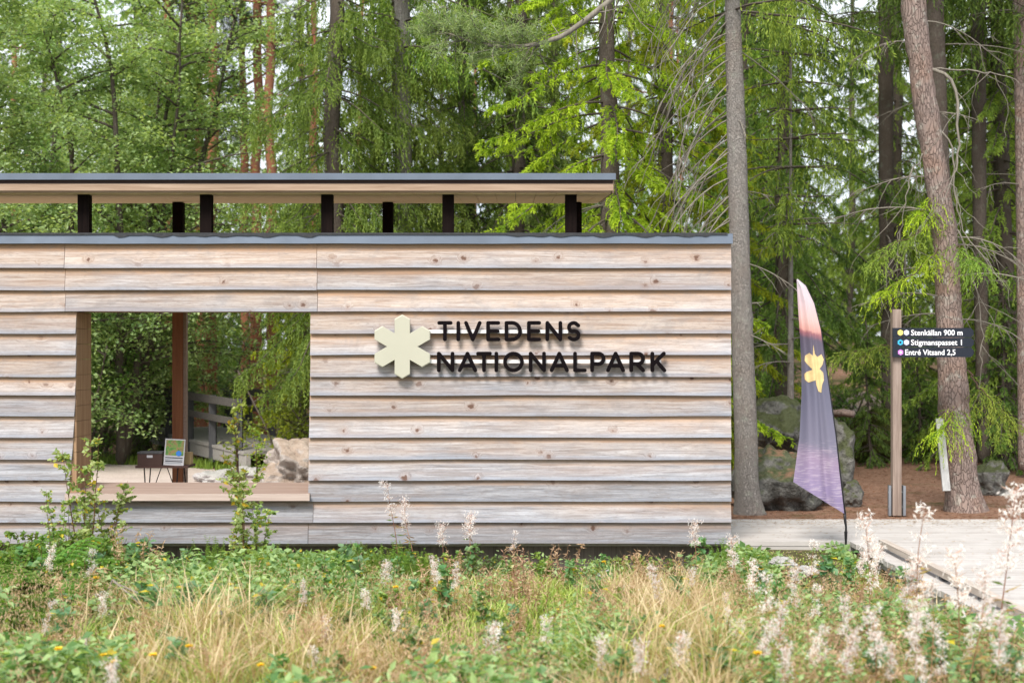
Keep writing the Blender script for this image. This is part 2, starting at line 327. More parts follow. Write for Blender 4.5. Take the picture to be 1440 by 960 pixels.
# boardwalk: planks across
b=MB(); r=np.random.default_rng(5)
y=13.42
while y<15.2:
    w=.118; zj=r.uniform(-.002,.002); b.box((-9,y,-.045+zj),(12.,y+w,zj)); y+=w+.0025
y=2.0
while y<13.40:
    w=.118; zj=r.uniform(-.003,.003); e=r.uniform(-.012,.012); b.box((3.20+e,y,-.045+zj),(8.6,y+w,zj)); y+=w+.005
b.box((3.26,2,-.2),(3.32,13.4,-.048)); b.box((8.4,2,-.2),(8.46,13.4,-.048)); b.box((2.0,13.425,-.2),(12,13.47,-.048)); b.box((-9,15.1,-.2),(12,15.15,-.048))
setp(b.build('boardwalk',M['boardwalk']),kind='structure')
b=MB(); rr_=np.random.default_rng(17); N=2600; X=rr_.uniform(2.05,8,N); Y=np.where(rr_.uniform(0,1,N)<.6,15.2-np.abs(rr_.normal(0,.35,N)),rr_.uniform(8,15.1,N)); kk_=(X>3.3)|(Y>13.45); X,Y=X[kk_],np.clip(Y[kk_],8,15.15); N=len(X); t_=rr_.uniform(0,1,(N,1)); b.leaves(np.stack([X,Y,np.full(N,.008)],-1),rr_.standard_normal((N,3))*[1,1,.05],rr_.uniform(.02,.06,N),.006,np.array((.16,.08,.045))*(1-t_)+np.array((.42,.28,.16))*t_,rr_,.05,rr_.standard_normal((N,3))*.1+[0,0,1]); deck_litter=b
t=thing('kerb_rail','low weathered wooden kerb rail along the left edge of the pale boardwalk','kerb rail',(3.36,7,0))
b=MB(); b.box((-.035,-3.5,.035),(.035,5.9,.085)); b.build('rail',M['kerbwood'],t)
for yy in np.arange(-3.3,6,.92):
    b=MB(); b.box((-.03,yy-.03,.003),(.03,yy+.03,.033)); b.build('spacer_block',M['bridge'],t)

# ------------------------------------------------------------------ entrance shelter
D=13.333
S=thing('entrance_shelter','long lap-boarded entrance shelter with a see-through opening and raised flat roof','building',(0,0,0))
# cladding rows: bottoms in pixels
rows=[344,377,408,438,469,499,529.5,555.5,584.5,614.5,645.5,674.5,704,733.5,763]
b=MB(); cr=np.random.default_rng(11)
def board(x0,x1,zt,zb,grey,slL=0,slR=0,Yf=D):
    n=max(2,int((x1-x0)/.22)); rnd=cr.uniform(); ph=cr.uniform(0,9); am=cr.uniform(.5,1.6)
    t=np.linspace(0,1,n+1); xb=(x0+slL)+((x1+slR)-(x0+slL))*t; xt=x0+(x1-x0)*t
    wz=am*.0022*np.sin(xt*2.1+ph)+am*.0012*np.sin(xt*5.3+ph*2); wy=am*.002*np.sin(xt*3.1+ph*1.3)
    prof=[(0.0,0.0,0),(.0,1.0,1),(.02,1.0,1),(.024,0.,0)]
    yb=Yf-.045; yt=Yf-.010
    fr=np.stack([xb,yb+wy,zb+wz],-1); mid=np.stack([(xb+xt)/2,(yb+yt)/2+wy,(zb+zt)/2+wz*.5],-1); tp=np.stack([xt,np.full(n+1,yt+.002),np.full(n+1,zt+.02)],-1)
    tb=tp+[0,.02,0]; bb=fr+[0,.024,0]
    V=np.concatenate([fr,mid,tp,tb,bb]); m=n+1
    hz=(zt-zb+.02)/(zt-zb)
    c=np.concatenate([np.tile((rnd,0,grey),(m,1)),np.tile((rnd,.5,grey),(m,1)),np.tile((rnd,hz,grey),(m,1)),np.tile((rnd,hz,grey),(m,1)),np.tile((rnd,0,grey),(m,1))])
    q=[]
    for a,bq in ((0,1),(1,2),(2,3),(3,4),(4,0)):
        i=np.arange(n); q.append(np.stack([a*m+i,a*m+i+1,bq*m+i+1,bq*m+i],-1))
    for e in (0,n): 
        q.append(np.array([[0*m+e,1*m+e,4*m+e,4*m+e],])[:,:4]*0+[[0*m+e,1*m+e,3*m+e,4*m+e]]); 
    b.add(V,np.concatenate(q),[(1*m,2*m,3*m),(1*m+n,2*m+n,3*m+n)],c)
xl=PX(-170,D); xr=PX(1027.5,D); g=.0022
for r_ in range(14):
    zt=PZ(rows[r_],D); zb=PZ(rows[r_+1],D); f=r_/13
    grey=lambda: np.clip(.14+.72*f**.85+cr.uniform(-.14,.14),0,1)
    if r_<3:
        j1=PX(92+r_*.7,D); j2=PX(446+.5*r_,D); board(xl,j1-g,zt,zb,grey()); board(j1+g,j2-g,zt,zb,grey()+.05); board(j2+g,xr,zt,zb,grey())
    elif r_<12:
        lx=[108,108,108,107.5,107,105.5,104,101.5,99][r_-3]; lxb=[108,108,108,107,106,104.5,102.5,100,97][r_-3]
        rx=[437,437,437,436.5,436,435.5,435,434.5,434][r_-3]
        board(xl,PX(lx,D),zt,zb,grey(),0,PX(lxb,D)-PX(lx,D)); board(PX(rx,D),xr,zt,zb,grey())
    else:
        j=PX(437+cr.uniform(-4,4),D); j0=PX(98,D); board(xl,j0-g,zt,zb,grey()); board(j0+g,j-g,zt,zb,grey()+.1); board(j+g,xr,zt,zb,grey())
b.build('cladding',M['clad'],S)
ztop=PZ(344,D); TH=.46; oL=PX(108,D); oR=PX(437,D); zo=PZ(438,D); zs=PZ(694,D-.05)
b=MB(); yA=D-.008; yB=D+TH
b.box((xl,yA,.03),(oL-.1,yB,ztop)); b.box((oR+.003,yA,.03),(xr-.01,yB,ztop)); b.box((oL-.1,yA,zo+.004),(oR+.003,yB,ztop)); b.box((oL-.1,yA,.03),(oR+.003,yB,zs-.06))
b.build('wall_core',M['jamb'],S)
# left jamb lining with boards
b=MB(); zz=zs-.05; 
while zz<zo: 
    z2=min(zz+.145,zo); b.add([(oL-.1,yA+.001,zz),(oL-.001,yA+.001,zz),(oL-.001,yB+.002,zz),(oL-.1,yB+.002,zz),(oL-.1,yA+.001,z2-.003),(oL-.001,yA+.001,z2-.003),(oL-.001,yB+.002,z2-.003),(oL-.1,yB+.002,z2-.003)],[(0,3,2,1),(4,5,6,7),(0,1,5,4),(1,2,6,5),(2,3,7,6),(3,0,4,7)]); zz=z2
b.build('opening_jamb',M['jamb'],S)
# sill
b=MB(); y0=D-.085; x0=PX(96,D); x1=oR-.001
v=[(x0,y0,PZ(703,y0)),(x1,y0,PZ(703,y0)),(x1,y0,PZ(694.5,y0)),(x0,y0,PZ(694.5,y0)),(x0,yB,PZ(678,yB)-.05),(x1,yB,PZ(678,yB)-.05),(x1,yB,PZ(678,yB)),(x0,yB,PZ(678,yB))]
b.add(v,[(0,1,2,3),(3,2,6,7),(1,5,6,2),(4,0,3,7),(5,4,7,6),(4,5,1,0)]); sl=b.build('opening_sill',M['sill'],S)
b=MB(); b.box((x0,y0-.022,PZ(703.5,y0)),(x1+.004,y0-.001,PZ(694,y0))); b.build('sill_front_board',M['silledge'],S)
# plinth and bearers under the wall
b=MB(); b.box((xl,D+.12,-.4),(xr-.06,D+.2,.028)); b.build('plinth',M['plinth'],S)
# flashing on the wall top
za=PZ(342.5,D-.06); zb_=PZ(328.5,D-.06)
b=MB(); 
xsn=np.linspace(xl,xr+.012,160); wob=.0025*np.sin(xsn*2.3)+.002*np.sin(xsn*7)
n=160; A=np.stack([xsn,np.full(n,D-.060),np.full(n,za)+wob*.6],-1); B=np.stack([xsn,np.full(n,D-.052)+wob*.5,np.full(n,zb_)],-1); C=np.stack([xsn,np.full(n,D+TH+.03),np.full(n,zb_+.035)],-1); Dn=C-[0,0,.10]; E=A+[0,.03,.0]
V=np.concatenate([A,B,C,Dn,E]); i=np.arange(n-1); q=[np.stack([a*n+i,a*n+i+1,c*n+i+1,c*n+i],-1) for a,c in ((0,1),(1,2),(2,3),(4,0))]
b.add(V,np.concatenate(q)); b.add([A[-1],B[-1],C[-1],Dn[-1],E[-1]],[(0,1,2,3)],[(0,3,4)]); b.build('wall_flashing',M['metal'],S)
b=MB(); # felt strip with a ragged front edge on the flashing
zf=.006+.016*np.abs(np.sin(xsn*9)+.6*np.sin(xsn*23+1))*(np.sin(xsn*1.7)>.0); A=np.stack([xsn[:-1],np.full(n-1,D-.064),zb_-.006-zf[:-1]],-1); B=np.stack([xsn[:-1],np.full(n-1,D-.063),np.full(n-1,zb_+.008)],-1); C=np.stack([xsn[:-1],np.full(n-1,D+TH+.02),np.full(n-1,zb_+.045)],-1)
V=np.concatenate([A,B,C]); i=np.arange(n-2); m=n-1; b.add(V,np.concatenate([np.stack([a*m+i,a*m+i+1,c*m+i+1,c*m+i],-1) for a,c in ((0,1),(1,2))])); b.build('roof_felt',M['felt'],S)
# upper roof
yF=D-.12; yK=15.35; zu=PZ(271,yF); zuK=PZ(285,yK); xe=PX(864,yF)
def zr(y): return zu+(zuK-zu)*(y-yF)/(yK-yF)
roof=MB()
def slab(mb,xa,xb,ya,yb,d0,d1):
    v=[(xa,ya,zr(ya)+d0),(xb,ya,zr(ya)+d0),(xb,yb,zr(yb)+d0),(xa,yb,zr(yb)+d0),(xa,ya,zr(ya)+d1),(xb,ya,zr(ya)+d1),(xb,yb,zr(yb)+d1),(xa,yb,zr(yb)+d1)]
    mb.add(v,[(0,3,2,1),(4,5,6,7),(0,1,5,4),(1,2,6,5),(2,3,7,6),(3,0,4,7)])
slab(roof,xl-.3,xe-.025,yF+.03,yK,.012,.125); rf=roof.build('roof',M['felt'],S)
b=MB()
x=xl-.3
while x<xe-.04:   # soffit boards run across with thin gaps
    x2=min(x+.19,xe-.03); slab(b,x,x2-.004,yF+.028,yK-.01,-.008,.0115); x=x2
b.build('soffit',M['soffit'],rf)
b=MB(); slab(b,xl-.3,xe-.03,yF,yF+.027,.0,.085); slab(b,xl-.3,xe-.012,yF-.022,yF-.001,.018,.080); b.build('fascia',M['fascia'],rf)
b=MB(); slab(b,xe-.024,xe-.004,yF+.001,yK,-.002,.122); b.build('end_fascia',M['fascia'],rf)
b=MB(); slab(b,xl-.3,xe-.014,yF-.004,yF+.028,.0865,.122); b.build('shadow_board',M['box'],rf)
b=MB(); slab(b,xl-.3,xe+.01,yF-.045,yK+.03,.127,.136); slab(b,xl-.3,xe+.01,yF-.049,yF-.0455,.118,.178); slab(b,xl-.3,xe+.008,yF-.045,yF+.2,.137,.176); b.build('roof_edge_flashing',M['metal'],rf)
for p in (-54,117,289,459.5,630,803):
    b=MB(); Yp=D+.04; w=.054; X0=PX(p,Yp); b.box((X0-w,Yp,zb_+.013),(X0+w,Yp+.10,zr(Yp+.05)-.012)); b.build('post',M['post_black'],S)
for p in (-40,252,545,811):
    b=MB(); Yp=14.95; X0=PX(p,Yp); w=.055
    if p==252: X0=PX(249.5,Yp)
    b.box((X0-w,Yp,.0),(X0+w-.0,Yp+.11,zb_-.02)); o=b.build('post',M['post_red'],S)
    b=MB(); b.box((X0-w+.001,Yp+.001,zb_-.018),(X0+w-.001,Yp+.109,zr(Yp)-.012)); b.build('shade_toned_post_top',M['post_black'],S)  # upper part of the same post, roof shade put into its colour as black
    b=MB(); b.box((X0+w+.002,Yp+.02,.0),(X0+w+.034,Yp+.09,zb_-.03)); b.build('cover_strip',M['sill'],o)
b=MB(); b.beam((xl,15.0,zr(15)-.05),(xe-.3,15.0,zr(15)-.05),.07,.07) ; 
b=MB()
# ------------------------------------------------------------------ park name sign
Y0=D-.092; sg=thing('park_name_sign','dark raised letters TIVEDENS NATIONALPARK on white rails beside a pale gold snowflake','sign',P(720,487,Y0))
base=np.array(sg.location)
def arc(cx,cy,rx,ry,a0,a1,n=14): return [(cx+rx*math.cos(math.radians(a)),cy+ry*math.sin(math.radians(a))) for a in np.linspace(a0,a1,n)]
def glyph(ch):
    # centre line strokes in a unit box, y up
    if ch=='T': return [[(0,1),(1,1)],[(.5,1),(.5,0)]]
    if ch=='I': return [[(.5,0),(.5,1)]]
    if ch=='V': return [[(0,1),(.5,0),(1,1)]]
    if ch=='E': return [[(1,1),(0,1),(0,0),(1,0)],[(0,.5),(.92,.5)]]
    if ch=='D': return [[(0,0),(0,1),(.42,1)]+arc(.42,.5,.58,.5,90,-90)+[(.42,0),(0,0)]]
    if ch=='N': return [[(0,0),(0,1),(1,0),(1,1)]]
    if ch=='S': return [[(.93,.84)]+arc(.5,.74,.44,.26,50,250,12)[1:]+[(.5,.5)]+arc(.5,.26,.46,.26,75,-145,14)]
    if ch=='A': return [[(0,0),(.5,1),(1,0)],[(.2,.28),(.8,.28)]]
    if ch=='O': return [arc(.5,.5,.5,.5,90,450,28)]
    if ch=='L': return [[(0,1),(0,0),(1,0)]]
    if ch=='P': return [[(0,0),(0,1),(.5,1)]+arc(.55,.69,.45,.31,90,-90,10)+[(.5,.38),(0,.38)]]
    if ch=='R': return [[(0,0),(0,1),(.5,1)]+arc(.55,.69,.45,.31,90,-90,10)+[(.5,.38),(0,.38)],[(.5,.38),(1,0)]]
    if ch=='K': return [[(0,0),(0,1)],[(.95,1),(0,.32)],[(.34,.56),(1,0)]]
words=[('TIVEDENS',451.3,479.8,[(615,636.4),(641,648),(652.7,677.3),(683.7,703.5),(709.5,734),(741,761),(767,790.7),(796.5,817)]),
('NATIONALPARK',494.3,523.2,[(614.4,639),(643.8,671),(669.5,691.7),(694.5,701.5),(707.5,736.6),(743.5,767.7),(773,800),(806,825),(830,851.4),(852.4,879),(885,907),(914.7,937)])]
rs=2.65
for w,ya,yb,xs_ in words:
    for ch,(xa,xb) in zip(w,xs_):
        b=MB()
        for st in glyph(ch):
            pts=[P(xa+rs+(xb-xa-2*rs)*u,yb-rs+(ya-yb+2*rs)*v,Y0)-base for u,v in st]
            rr=rs/F*Y0
            for a,c in zip(pts[:-1],pts[1:]):   # rounded bar: capsule-shaped prism
                d=c-a; L=math.hypot(d[0],d[2]); ang=math.atan2(d[2],d[0]); o2=[]
                for k in range(9): o2.append((c[0]+rr*math.cos(ang-PI/2+k*PI/8),c[2]+rr*math.sin(ang-PI/2+k*PI/8)))
                for k in range(9): o2.append((a[0]+rr*math.cos(ang+PI/2+k*PI/8),a[2]+rr*math.sin(ang+PI/2+k*PI/8)))
                m=len(o2); dj=R.uniform(0,.0012)
                cen=((a[0]+c[0])/2,(a[2]+c[2])/2); ins=[(cen[0]+(x-cen[0])*(1-.12*rr/max(.001,math.hypot(x-cen[0],z-cen[1]))),cen[1]+(z-cen[1])*(1-.12*rr/max(.001,math.hypot(x-cen[0],z-cen[1])))) for x,z in o2]
                V=[(x,-.014-dj,z) for x,z in ins]+[(x,-.010-dj,z) for x,z in o2]+[(x,.014,z) for x,z in o2]+[(cen[0],-.014-dj,cen[1])]
                i=np.arange(m); k=(i+1)%m
                b.add(V,np.concatenate([np.stack([i,m+i,m+k,k],-1),np.stack([m+i,2*m+i,2*m+k,m+k],-1)]),np.stack([np.full(m,3*m),i,k],-1))
        b.build('letter',M['letter'],sg)
for ya,yb,xa,xb in ((463.5,468.5,600,799),(505.5,510.5,600,930)):
    b=MB(); A=P(xa,yb,Y0)-base; B=P(xb,ya,Y0)-base; b.box((A[0],.016,A[2]),(B[0],.030,B[2])); b.build('rail',M['rail'],sg)
Rr=45/F*Y0; hw=10.8/F*Y0; out=[]
for k_ in range(6):
    a=PI/2-k_*PI/3; d=np.array([math.cos(a),math.sin(a)]); p=np.array([-d[1],d[0]])
    out+= [tuple(d*(Rr-hw*.58)+p*hw),tuple(d*Rr),tuple(d*(Rr-hw*.58)-p*hw)]
    a2=a-PI/6; out.append((math.cos(a2)*hw*2,math.sin(a2)*hw*2))
b=MB(); m=len(out); ce=P(566,487.3,Y0)-base; V=[]
for s_,yy in ((.97,-.032),(1,-.028),(1,.012)): V+=[(ce[0]+x*s_,yy,ce[2]+z*s_) for x,z in out]
V+=[(ce[0],-.0325,ce[2]),(ce[0],.012,ce[2])]; i=np.arange(m); k=(i+1)%m
b.add(V,np.concatenate([np.stack([i,k,m+k,m+i],-1),np.stack([m+i,m+k,2*m+k,2*m+i],-1)]),np.concatenate([np.stack([np.full(m,3*m),k,i],-1),np.stack([np.full(m,3*m+1),2*m+i,2*m+k],-1)]))
b.build('snowflake_emblem',M['emblem'],sg)
for dx in (-14,14):
    b=MB(); A=ce+[dx/F*Y0,0,0]; b.box((A[0]-.02,.0125,A[2]-.1),(A[0]+.02,.05,A[2]+.1)); b.build('standoff_bracket',M['steel'],sg)
for q_,(xx,yy) in enumerate(((640,466),(780,466),(640,508),(780,508),(900,508))):
    b=MB(); A=P(xx,yy,Y0)-base; b.box((A[0]-.012,.031,A[2]-.012),(A[0]+.012,.11,A[2]+.012)); b.build('standoff_bracket',M['steel'],sg)

# ------------------------------------------------------------------ feather flag
Yf=13.18; fb=P(1189.5,768,Yf); fl=thing('feather_flag','tall feather flag with pink sunset sky, violet water and yellow emblem on a black pole','flag',fb)
Lk=np.array([(1120.3,393),(1121,404),(1122,426),(1124.6,472),(1126.3,515),(1126,555),(1123,613),(1118,650),(1114.6,677)],float)
Rk=np.array([(1121.5,392),(1133,401.5),(1144.6,426),(1154,463),(1161,513),(1168,563),(1175,613),(1180.5,665),(1187.5,722)],float)
tt=np.linspace(0,1,9)
def flag_pt(u,v):
    lx=np.interp(v,tt,Lk[:,0]); ly=np.interp(v,tt,Lk[:,1]); rx=np.interp(v,tt,Rk[:,0]); ry=np.interp(v,tt,Rk[:,1])
    px=lx+(rx-lx)*u; py=ly+(ry-ly)*u
    amp=.050*np.sin(np.clip(v,0,1)*PI*.8)*(1-u**2)
    fy=amp*np.sin(u*7.5-v*2.6+.8)+.05*v*np.exp(-((u-.62-.18*(v-.5))/.09)**2)-.03*v*np.exp(-((u-.45-.1*(v-.5))/.10)**2)
    return np.stack([(px-720)/F*Yf-fb[0],fy,H+(YH-py)/F*Yf-fb[2]],-1)
def flag_grid(us,vs,off=0.,mask=None):
    U,V_=np.meshgrid(us,vs); v=flag_pt(U,V_).reshape(-1,3); v[:,1]+=off; n=len(us)
    i=np.arange(len(vs)-1)[:,None]*n+np.arange(n-1)[None,:]; q=np.stack([i,i+1,i+n+1,i+n],-1)
    q=q[mask] if mask is not None else q.reshape(-1,4)
    return v,q
k=NT('printed_flag_cloth'); tc=k.n('ShaderNodeTexCoord'); s=k.n('ShaderNodeSeparateXYZ'); k.l(tc.outputs['Object'],s.inputs[0])
zt_=PZ(392,Yf)-fb[2]; mr=k.n('ShaderNodeMapRange'); mr.inputs['From Min'].default_value=zt_; mr.inputs['From Max'].default_value=PZ(722,Yf)-fb[2]
nz=k.noise(k.coord((9,1,9)),2.2,5,.6)
zz=k.math('ADD',s.outputs[2],k.math('MULTIPLY',s.outputs[0],.35)); k.l(s.outputs[2],mr.inputs['Value'])
h=k.math('ADD',mr.outputs[0],k.math('MULTIPLY',k.math('SUBTRACT',nz,.5),.028)); h=k.math('SUBTRACT',h,k.math('MULTIPLY',k.math('ADD',s.outputs[0],.3),.12))
c=k.ramp(h,[(0,(.66,.62,.68)),(.10,(.72,.58,.63)),(.18,(.74,.52,.50)),(.222,(.70,.38,.34)),(.235,(.38,.16,.19)),(.26,(.14,.12,.17)),(.45,(.165,.165,.235)),(.70,(.22,.21,.29)),(.76,(.34,.26,.38)),(.88,(.30,.24,.40)),(1.,(.25,.20,.34))])
st=k.noise(k.coord((3,1,26)),3,4,.6); c=k.mix(k.math('MULTIPLY',k.ramp(mr.outputs[0],[(.68,0.),(.74,1.)]),k.ramp(st,[(.50,0.),(.62,.7)])),c,(.50,.42,.52))
bs=k.pbr(c,.55,.25); tr=k.n('ShaderNodeBsdfTranslucent'); k.l(c,tr.inputs['Color']); mx=k.n('ShaderNodeMixShader'); mx.inputs[0].default_value=.25; k.l(bs.outputs[0],mx.inputs[1]); k.l(tr.outputs[0],mx.inputs[2]); k.l(mx.outputs[0],k.out.inputs['Surface']); M['flag']=k.m
b=MB(); v,q=flag_grid(np.linspace(0,1,40),np.linspace(0,1,90)); b.add(v,q); bn=b.build('banner',M['flag'],fl,True)
poly=np.array([(152,250),(158,283),(165,292),(180,283),(188,300),(184,318),(172,332),(186,345),(188,370),(181,385),(179,413),(170,408),(162,385),(160,370),(140,379),(126,368),(124,350),(135,342),(150,335),(138,320),(126,305),(128,288),(140,279),(150,288)],float); poly=np.stack([1080+poly[:,0]/2.4,380+poly[:,1]/2.4],-1)
us=np.linspace(.03,.99,110); vs=np.linspace(.32,.72,200)
U,V_=np.meshgrid((us[1:]+us[:-1])/2,(vs[1:]+vs[:-1])/2); pt=flag_pt(U,V_); X_=720+(pt[...,0]+fb[0])*F/Yf; Y_=YH-(pt[...,2]+fb[2]-H)*F/Yf
ins=np.zeros(X_.shape,bool)
for a,c in zip(poly,np.roll(poly,-1,0)):
    cond=((a[1]>Y_)!=(c[1]>Y_)); xi=(c[0]-a[0])*(Y_-a[1])/(c[1]-a[1]+1e-12)+a[0]; ins^=cond&(X_<xi)
v,q=flag_grid(us,vs,-.004,ins); b=MB(); b.add(v,q); M['flagy']=m_plain('yellow_print',(.66,.50,.25),.6,.2,0,.15,14); b.build('emblem_print',M['flagy'],bn,True)
pp=[flag_pt(np.array(1.01),np.array(t_)) for t_ in np.linspace(0,1,24)]; b=MB(); b.tube(np.array(pp)+[0,.012,0],np.linspace(.006,.014,24),8); b.build('pole_sleeve',M['flagpole'],fl,True)
e=pp[-1]; b=MB(); b.tube([e+[0,.012,.02],e+[.004,.012,-.06],e+[.01,.0,-.12],(0,0,.0)],[.013,.013,.010,.010],8); b.build('pole',M['flagpole'],fl,True)
b=MB(); b.tube([(0,0,.14),(0,0,-.05)],[.016,.006],8); b.build('ground_spike',M['flagpole'],fl)

# ------------------------------------------------------------------ trail signpost
Ys=15.62; sb=P(1260,725,Ys); sp=thing('trail_signpost','brown wooden signpost in a steel shoe carrying three dark direction boards','signpost',(sb[0],sb[1],0))
b=MB(); zt_=PZ(435,Ys); w=.054
n=14; zsn=np.linspace(.0,zt_,n); off=.006*np.sin(zsn*2.1)
b.tube(np.stack([off,0*off,zsn],-1),w*1.25,4); 
me=b.mesh('post',M['signpost']); o=bpy.data.objects.new('post',me); COL.objects.link(o); o.parent=sp; o.rotation_euler=(0,0,PI/4+.28-.0)
for sx in (-1,1):
    b=MB(); b.box((sx*.072-.006,-.05,0),(sx*.072+.006,.05,PZ(682,Ys))); b.box((sx*.072-.006+sx*-.0,-.052,0),(sx*.072+.022*sx,-.0505,PZ(682,Ys))); o=b.build('steel_bracket',M['steel'],sp)
    for zz in (.09,.25):
        c=MB(); c.tube([(sx*.086,-.0,zz),(sx*.062,-.0,zz)],.011,6); c.build('bolt',M['steel'],o)
def text_mesh(body,mat,x0,x1,zbase,capz,yy,parent,name='lettering'):
    cu=bpy.data.curves.new('t','FONT'); cu.body=body; cu.size=1; cu.extrude=.01; cu.offset=.012; cu.resolution_u=3
    to=bpy.data.objects.new('t',cu); COL.objects.link(to); bpy.context.view_layer.update()
    dg=bpy.context.evaluated_depsgraph_get(); me=bpy.data.meshes.new_from_object(to.evaluated_get(dg)); bpy.data.objects.remove(to)
    co=np.empty(len(me.vertices)*3); me.vertices.foreach_get('co',co); co=co.reshape(-1,3)
    mn=co[:,0].min(); mx_=co[:,0].max(); sx=(x1-x0)/(mx_-mn); sz=capz/.70
    nv=np.stack([x0+(co[:,0]-mn)*sx, yy-co[:,2]*.1, zbase+co[:,1]*sz],-1)
    me.vertices.foreach_set('co',nv.ravel()); me.materials.clear(); me.materials.append(mat); me.update()
    o=bpy.data.objects.new(name,me); COL.objects.link(o); o.parent=parent; return o
S_=lambda px:(px-1260)/F*(Ys-.1)
yb0=-.10
for i_,(ya,yb,x1,txt,tx0,tx1,mk,mks) in enumerate(((461,474.2,1366,'Stenkällan 900 m',1277.5,1350,('mk_yellow','mk_grey'),(1262.6,1271.2)),(474.8,487.8,1366.5,'Stigmanspasset 1',1277.5,1349,('mk_blue','mk_grey'),(1262.6,1271.2)),(488.4,502,1366,'Entré Vitsand 2,5',1269.3,1340,('mk_purple',),(1262.9,)))):
    za=PZ(ya,Ys-.1); zb=PZ(yb,Ys-.1); zm=(za+zb)/2; xa=S_(1252); xb=S_(x1-4); xc=S_(x1+.5)
    o2=[(xa,zb),(xb,zb),(xc,zm-.012),(xc-.012,zm),(xc,zm+.012),(xb,za),(xa,za)]; m=len(o2)
    V=[(x,yb0,z) for x,z in o2]+[(x,yb0+.022,z) for x,z in o2]+[(xa+.3,yb0,zm),(xa+.3,yb0+.022,zm)]; i=np.arange(m); k=(i+1)%m
    b=MB(); b.add(V,np.stack([i,m+i,m+k,k],-1),np.concatenate([np.stack([np.full(m,2*m),i,k],-1),np.stack([np.full(m,2*m+1),m+k,m+i],-1)])); bd=b.build('direction_board',M['signboard'],sp)
    bd['label']='dark direction board reading '+txt.replace(',',' comma ')
    text_mesh(txt,M['white'],S_(tx0),S_(tx1),PZ((yb+ya)/2+3.7,Ys-.1),7.6/F*Ys,yb0-.003,bd)
    for mk_,mxp in zip(mk,mks):
        b=MB(); cx=S_(mxp); rr=4.2/F*Ys
        hx=[(cx+rr*math.sin(a_),zm+rr*math.cos(a_)) for a_ in np.arange(6)*PI/3]; 
        b.add([(x,yb0-.003,z) for x,z in hx]+[(x,yb0+.001,z) for x,z in hx]+[(cx,yb0-.003,zm)],[(a_,(a_+1)%6,6+(a_+1)%6,6+a_) for a_ in range(6)],[(12,(a_+1)%6,a_) for a_ in range(6)]); mo=b.build('trail_marker',M[mk_],bd)
        if mk_ in('mk_blue','mk_purple'):
            b=MB(); r2=rr*.38; b.add([(cx+r2*math.cos(a_),yb0-.0045,zm+r2*math.sin(a_)) for a_ in np.arange(10)*PI/5]+[(cx,yb0-.0045,zm)],None,[(10,(a_+1)%10,a_) for a_ in range(10)]); b.build('marker_dot',M['white' if mk_=='mk_purple' else 'signboard'],mo)
b=MB(); b.box((-.04,yb0+.0225,PZ(500,Ys-.1)),(.04,-.045,PZ(463,Ys-.1))); b.build('board_mount',M['steel'],sp)

# ------------------------------------------------------------------ table, box, booklet behind the opening
Yt=14.45; tz=PZ(653,Yt); tx=PX(231,Yt)
T=thing('folding_table','small dark folding table with thin splayed legs behind the wall opening','table',(tx,Yt,0.0))
hw_=.25; b=MB(); b.box((-hw_,-.17,tz-.022),(hw_+.03,.17,tz)); b.build('tabletop',M['rust'],T)
for sx in (-1,1):
    for sy in (-1,1):
        b=MB(); b.tube([(sx*.17,sy*.13,tz-.02),(sx*.10+sx*.09*(sy>0)+.03*sx,sy*.15,.0)],.007,6); b.build('leg',M['flagpole'],T)
b=MB(); b.tube([(-.03,.0,tz-.03),(-.16,.0,.25)],.005,6); b.tube([(.03,.0,tz-.03),(.16,.0,.25)],.005,6); b.build('cross_brace',M['flagpole'],T)
t=thing('storage_box','dark brown lidded box with a small white emblem, on the folding table','box',(PX(215,Yt),Yt-.03,tz))
b=MB(); hx=17/F*Yt; hz=18/F*Yt; b.box((-hx,-.1,.001),(hx,.1,hz-.012)); b.build('body',M['box'],t); b=MB(); b.box((-hx-.004,-.104,hz-.011),(hx+.004,.104,hz+.006)); b.build('lid',M['bridge'],t)
b=MB(); b.box((-.028,-.103,.08),(.03,-.1005,.105)); b.build('emblem_plate',M['paper'],t)
k=NT('map_print'); v=k.coord((1,1,1)); n_=k.noise(v,16,3,.6); M['map']=k.fin(k.pbr(k.ramp(n_,[(.38,(.05,.14,.04)),(.5,(.12,.24,.05)),(.58,(.28,.16,.08)),(.64,(.07,.17,.04))]),.4,.3))
M['mapblue']=m_plain('blue_print',(.03,.16,.5),.4)
t=thing('map_booklet','upright framed display sheet with green map and grey text, on the folding table','display',(PX(248,Yt),Yt-.12,tz)); t.rotation_euler=(-.12,.05,0)
hx=14/F*Yt; hz=37/F*Yt; b=MB(); b.box((-hx,-.006,.001),(hx,.006,hz)); b.build('backing',M['paper'],t)
b=MB(); b.box((-hx+.012,-.009,hz*.38),(hx-.010,-.0065,hz-.012)); mp_=b.build('map_panel',M['map'],t)
b=MB(); b.tube([(.045,-.0095,hz*.46),(.045,-.0115,hz*.46)],.028,10); b.build('lake_print',M['mapblue'],mp_)
for q_ in range(4):
    b=MB(); zz=.02+q_*.018; b.box((-hx+.014,-.0085,zz),(hx-.014-.01*(q_==0),-.0065,zz+.009)); b.build('text_line',M['signboard'] if q_%2 else M['steel'],t)
t=thing('cardboard_box','small tan cardboard box half hidden behind the map display','box',(PX(261,Yt),Yt+.07,tz)); b=MB(); b.box((-.06,-.05,.001),(.05,.05,.12)); b.build('carton',M['tan'],t); b=MB(); b.box((-.061,-.051,.121),(.051,.0,.125)); b.build('flap',M['tan'],t)

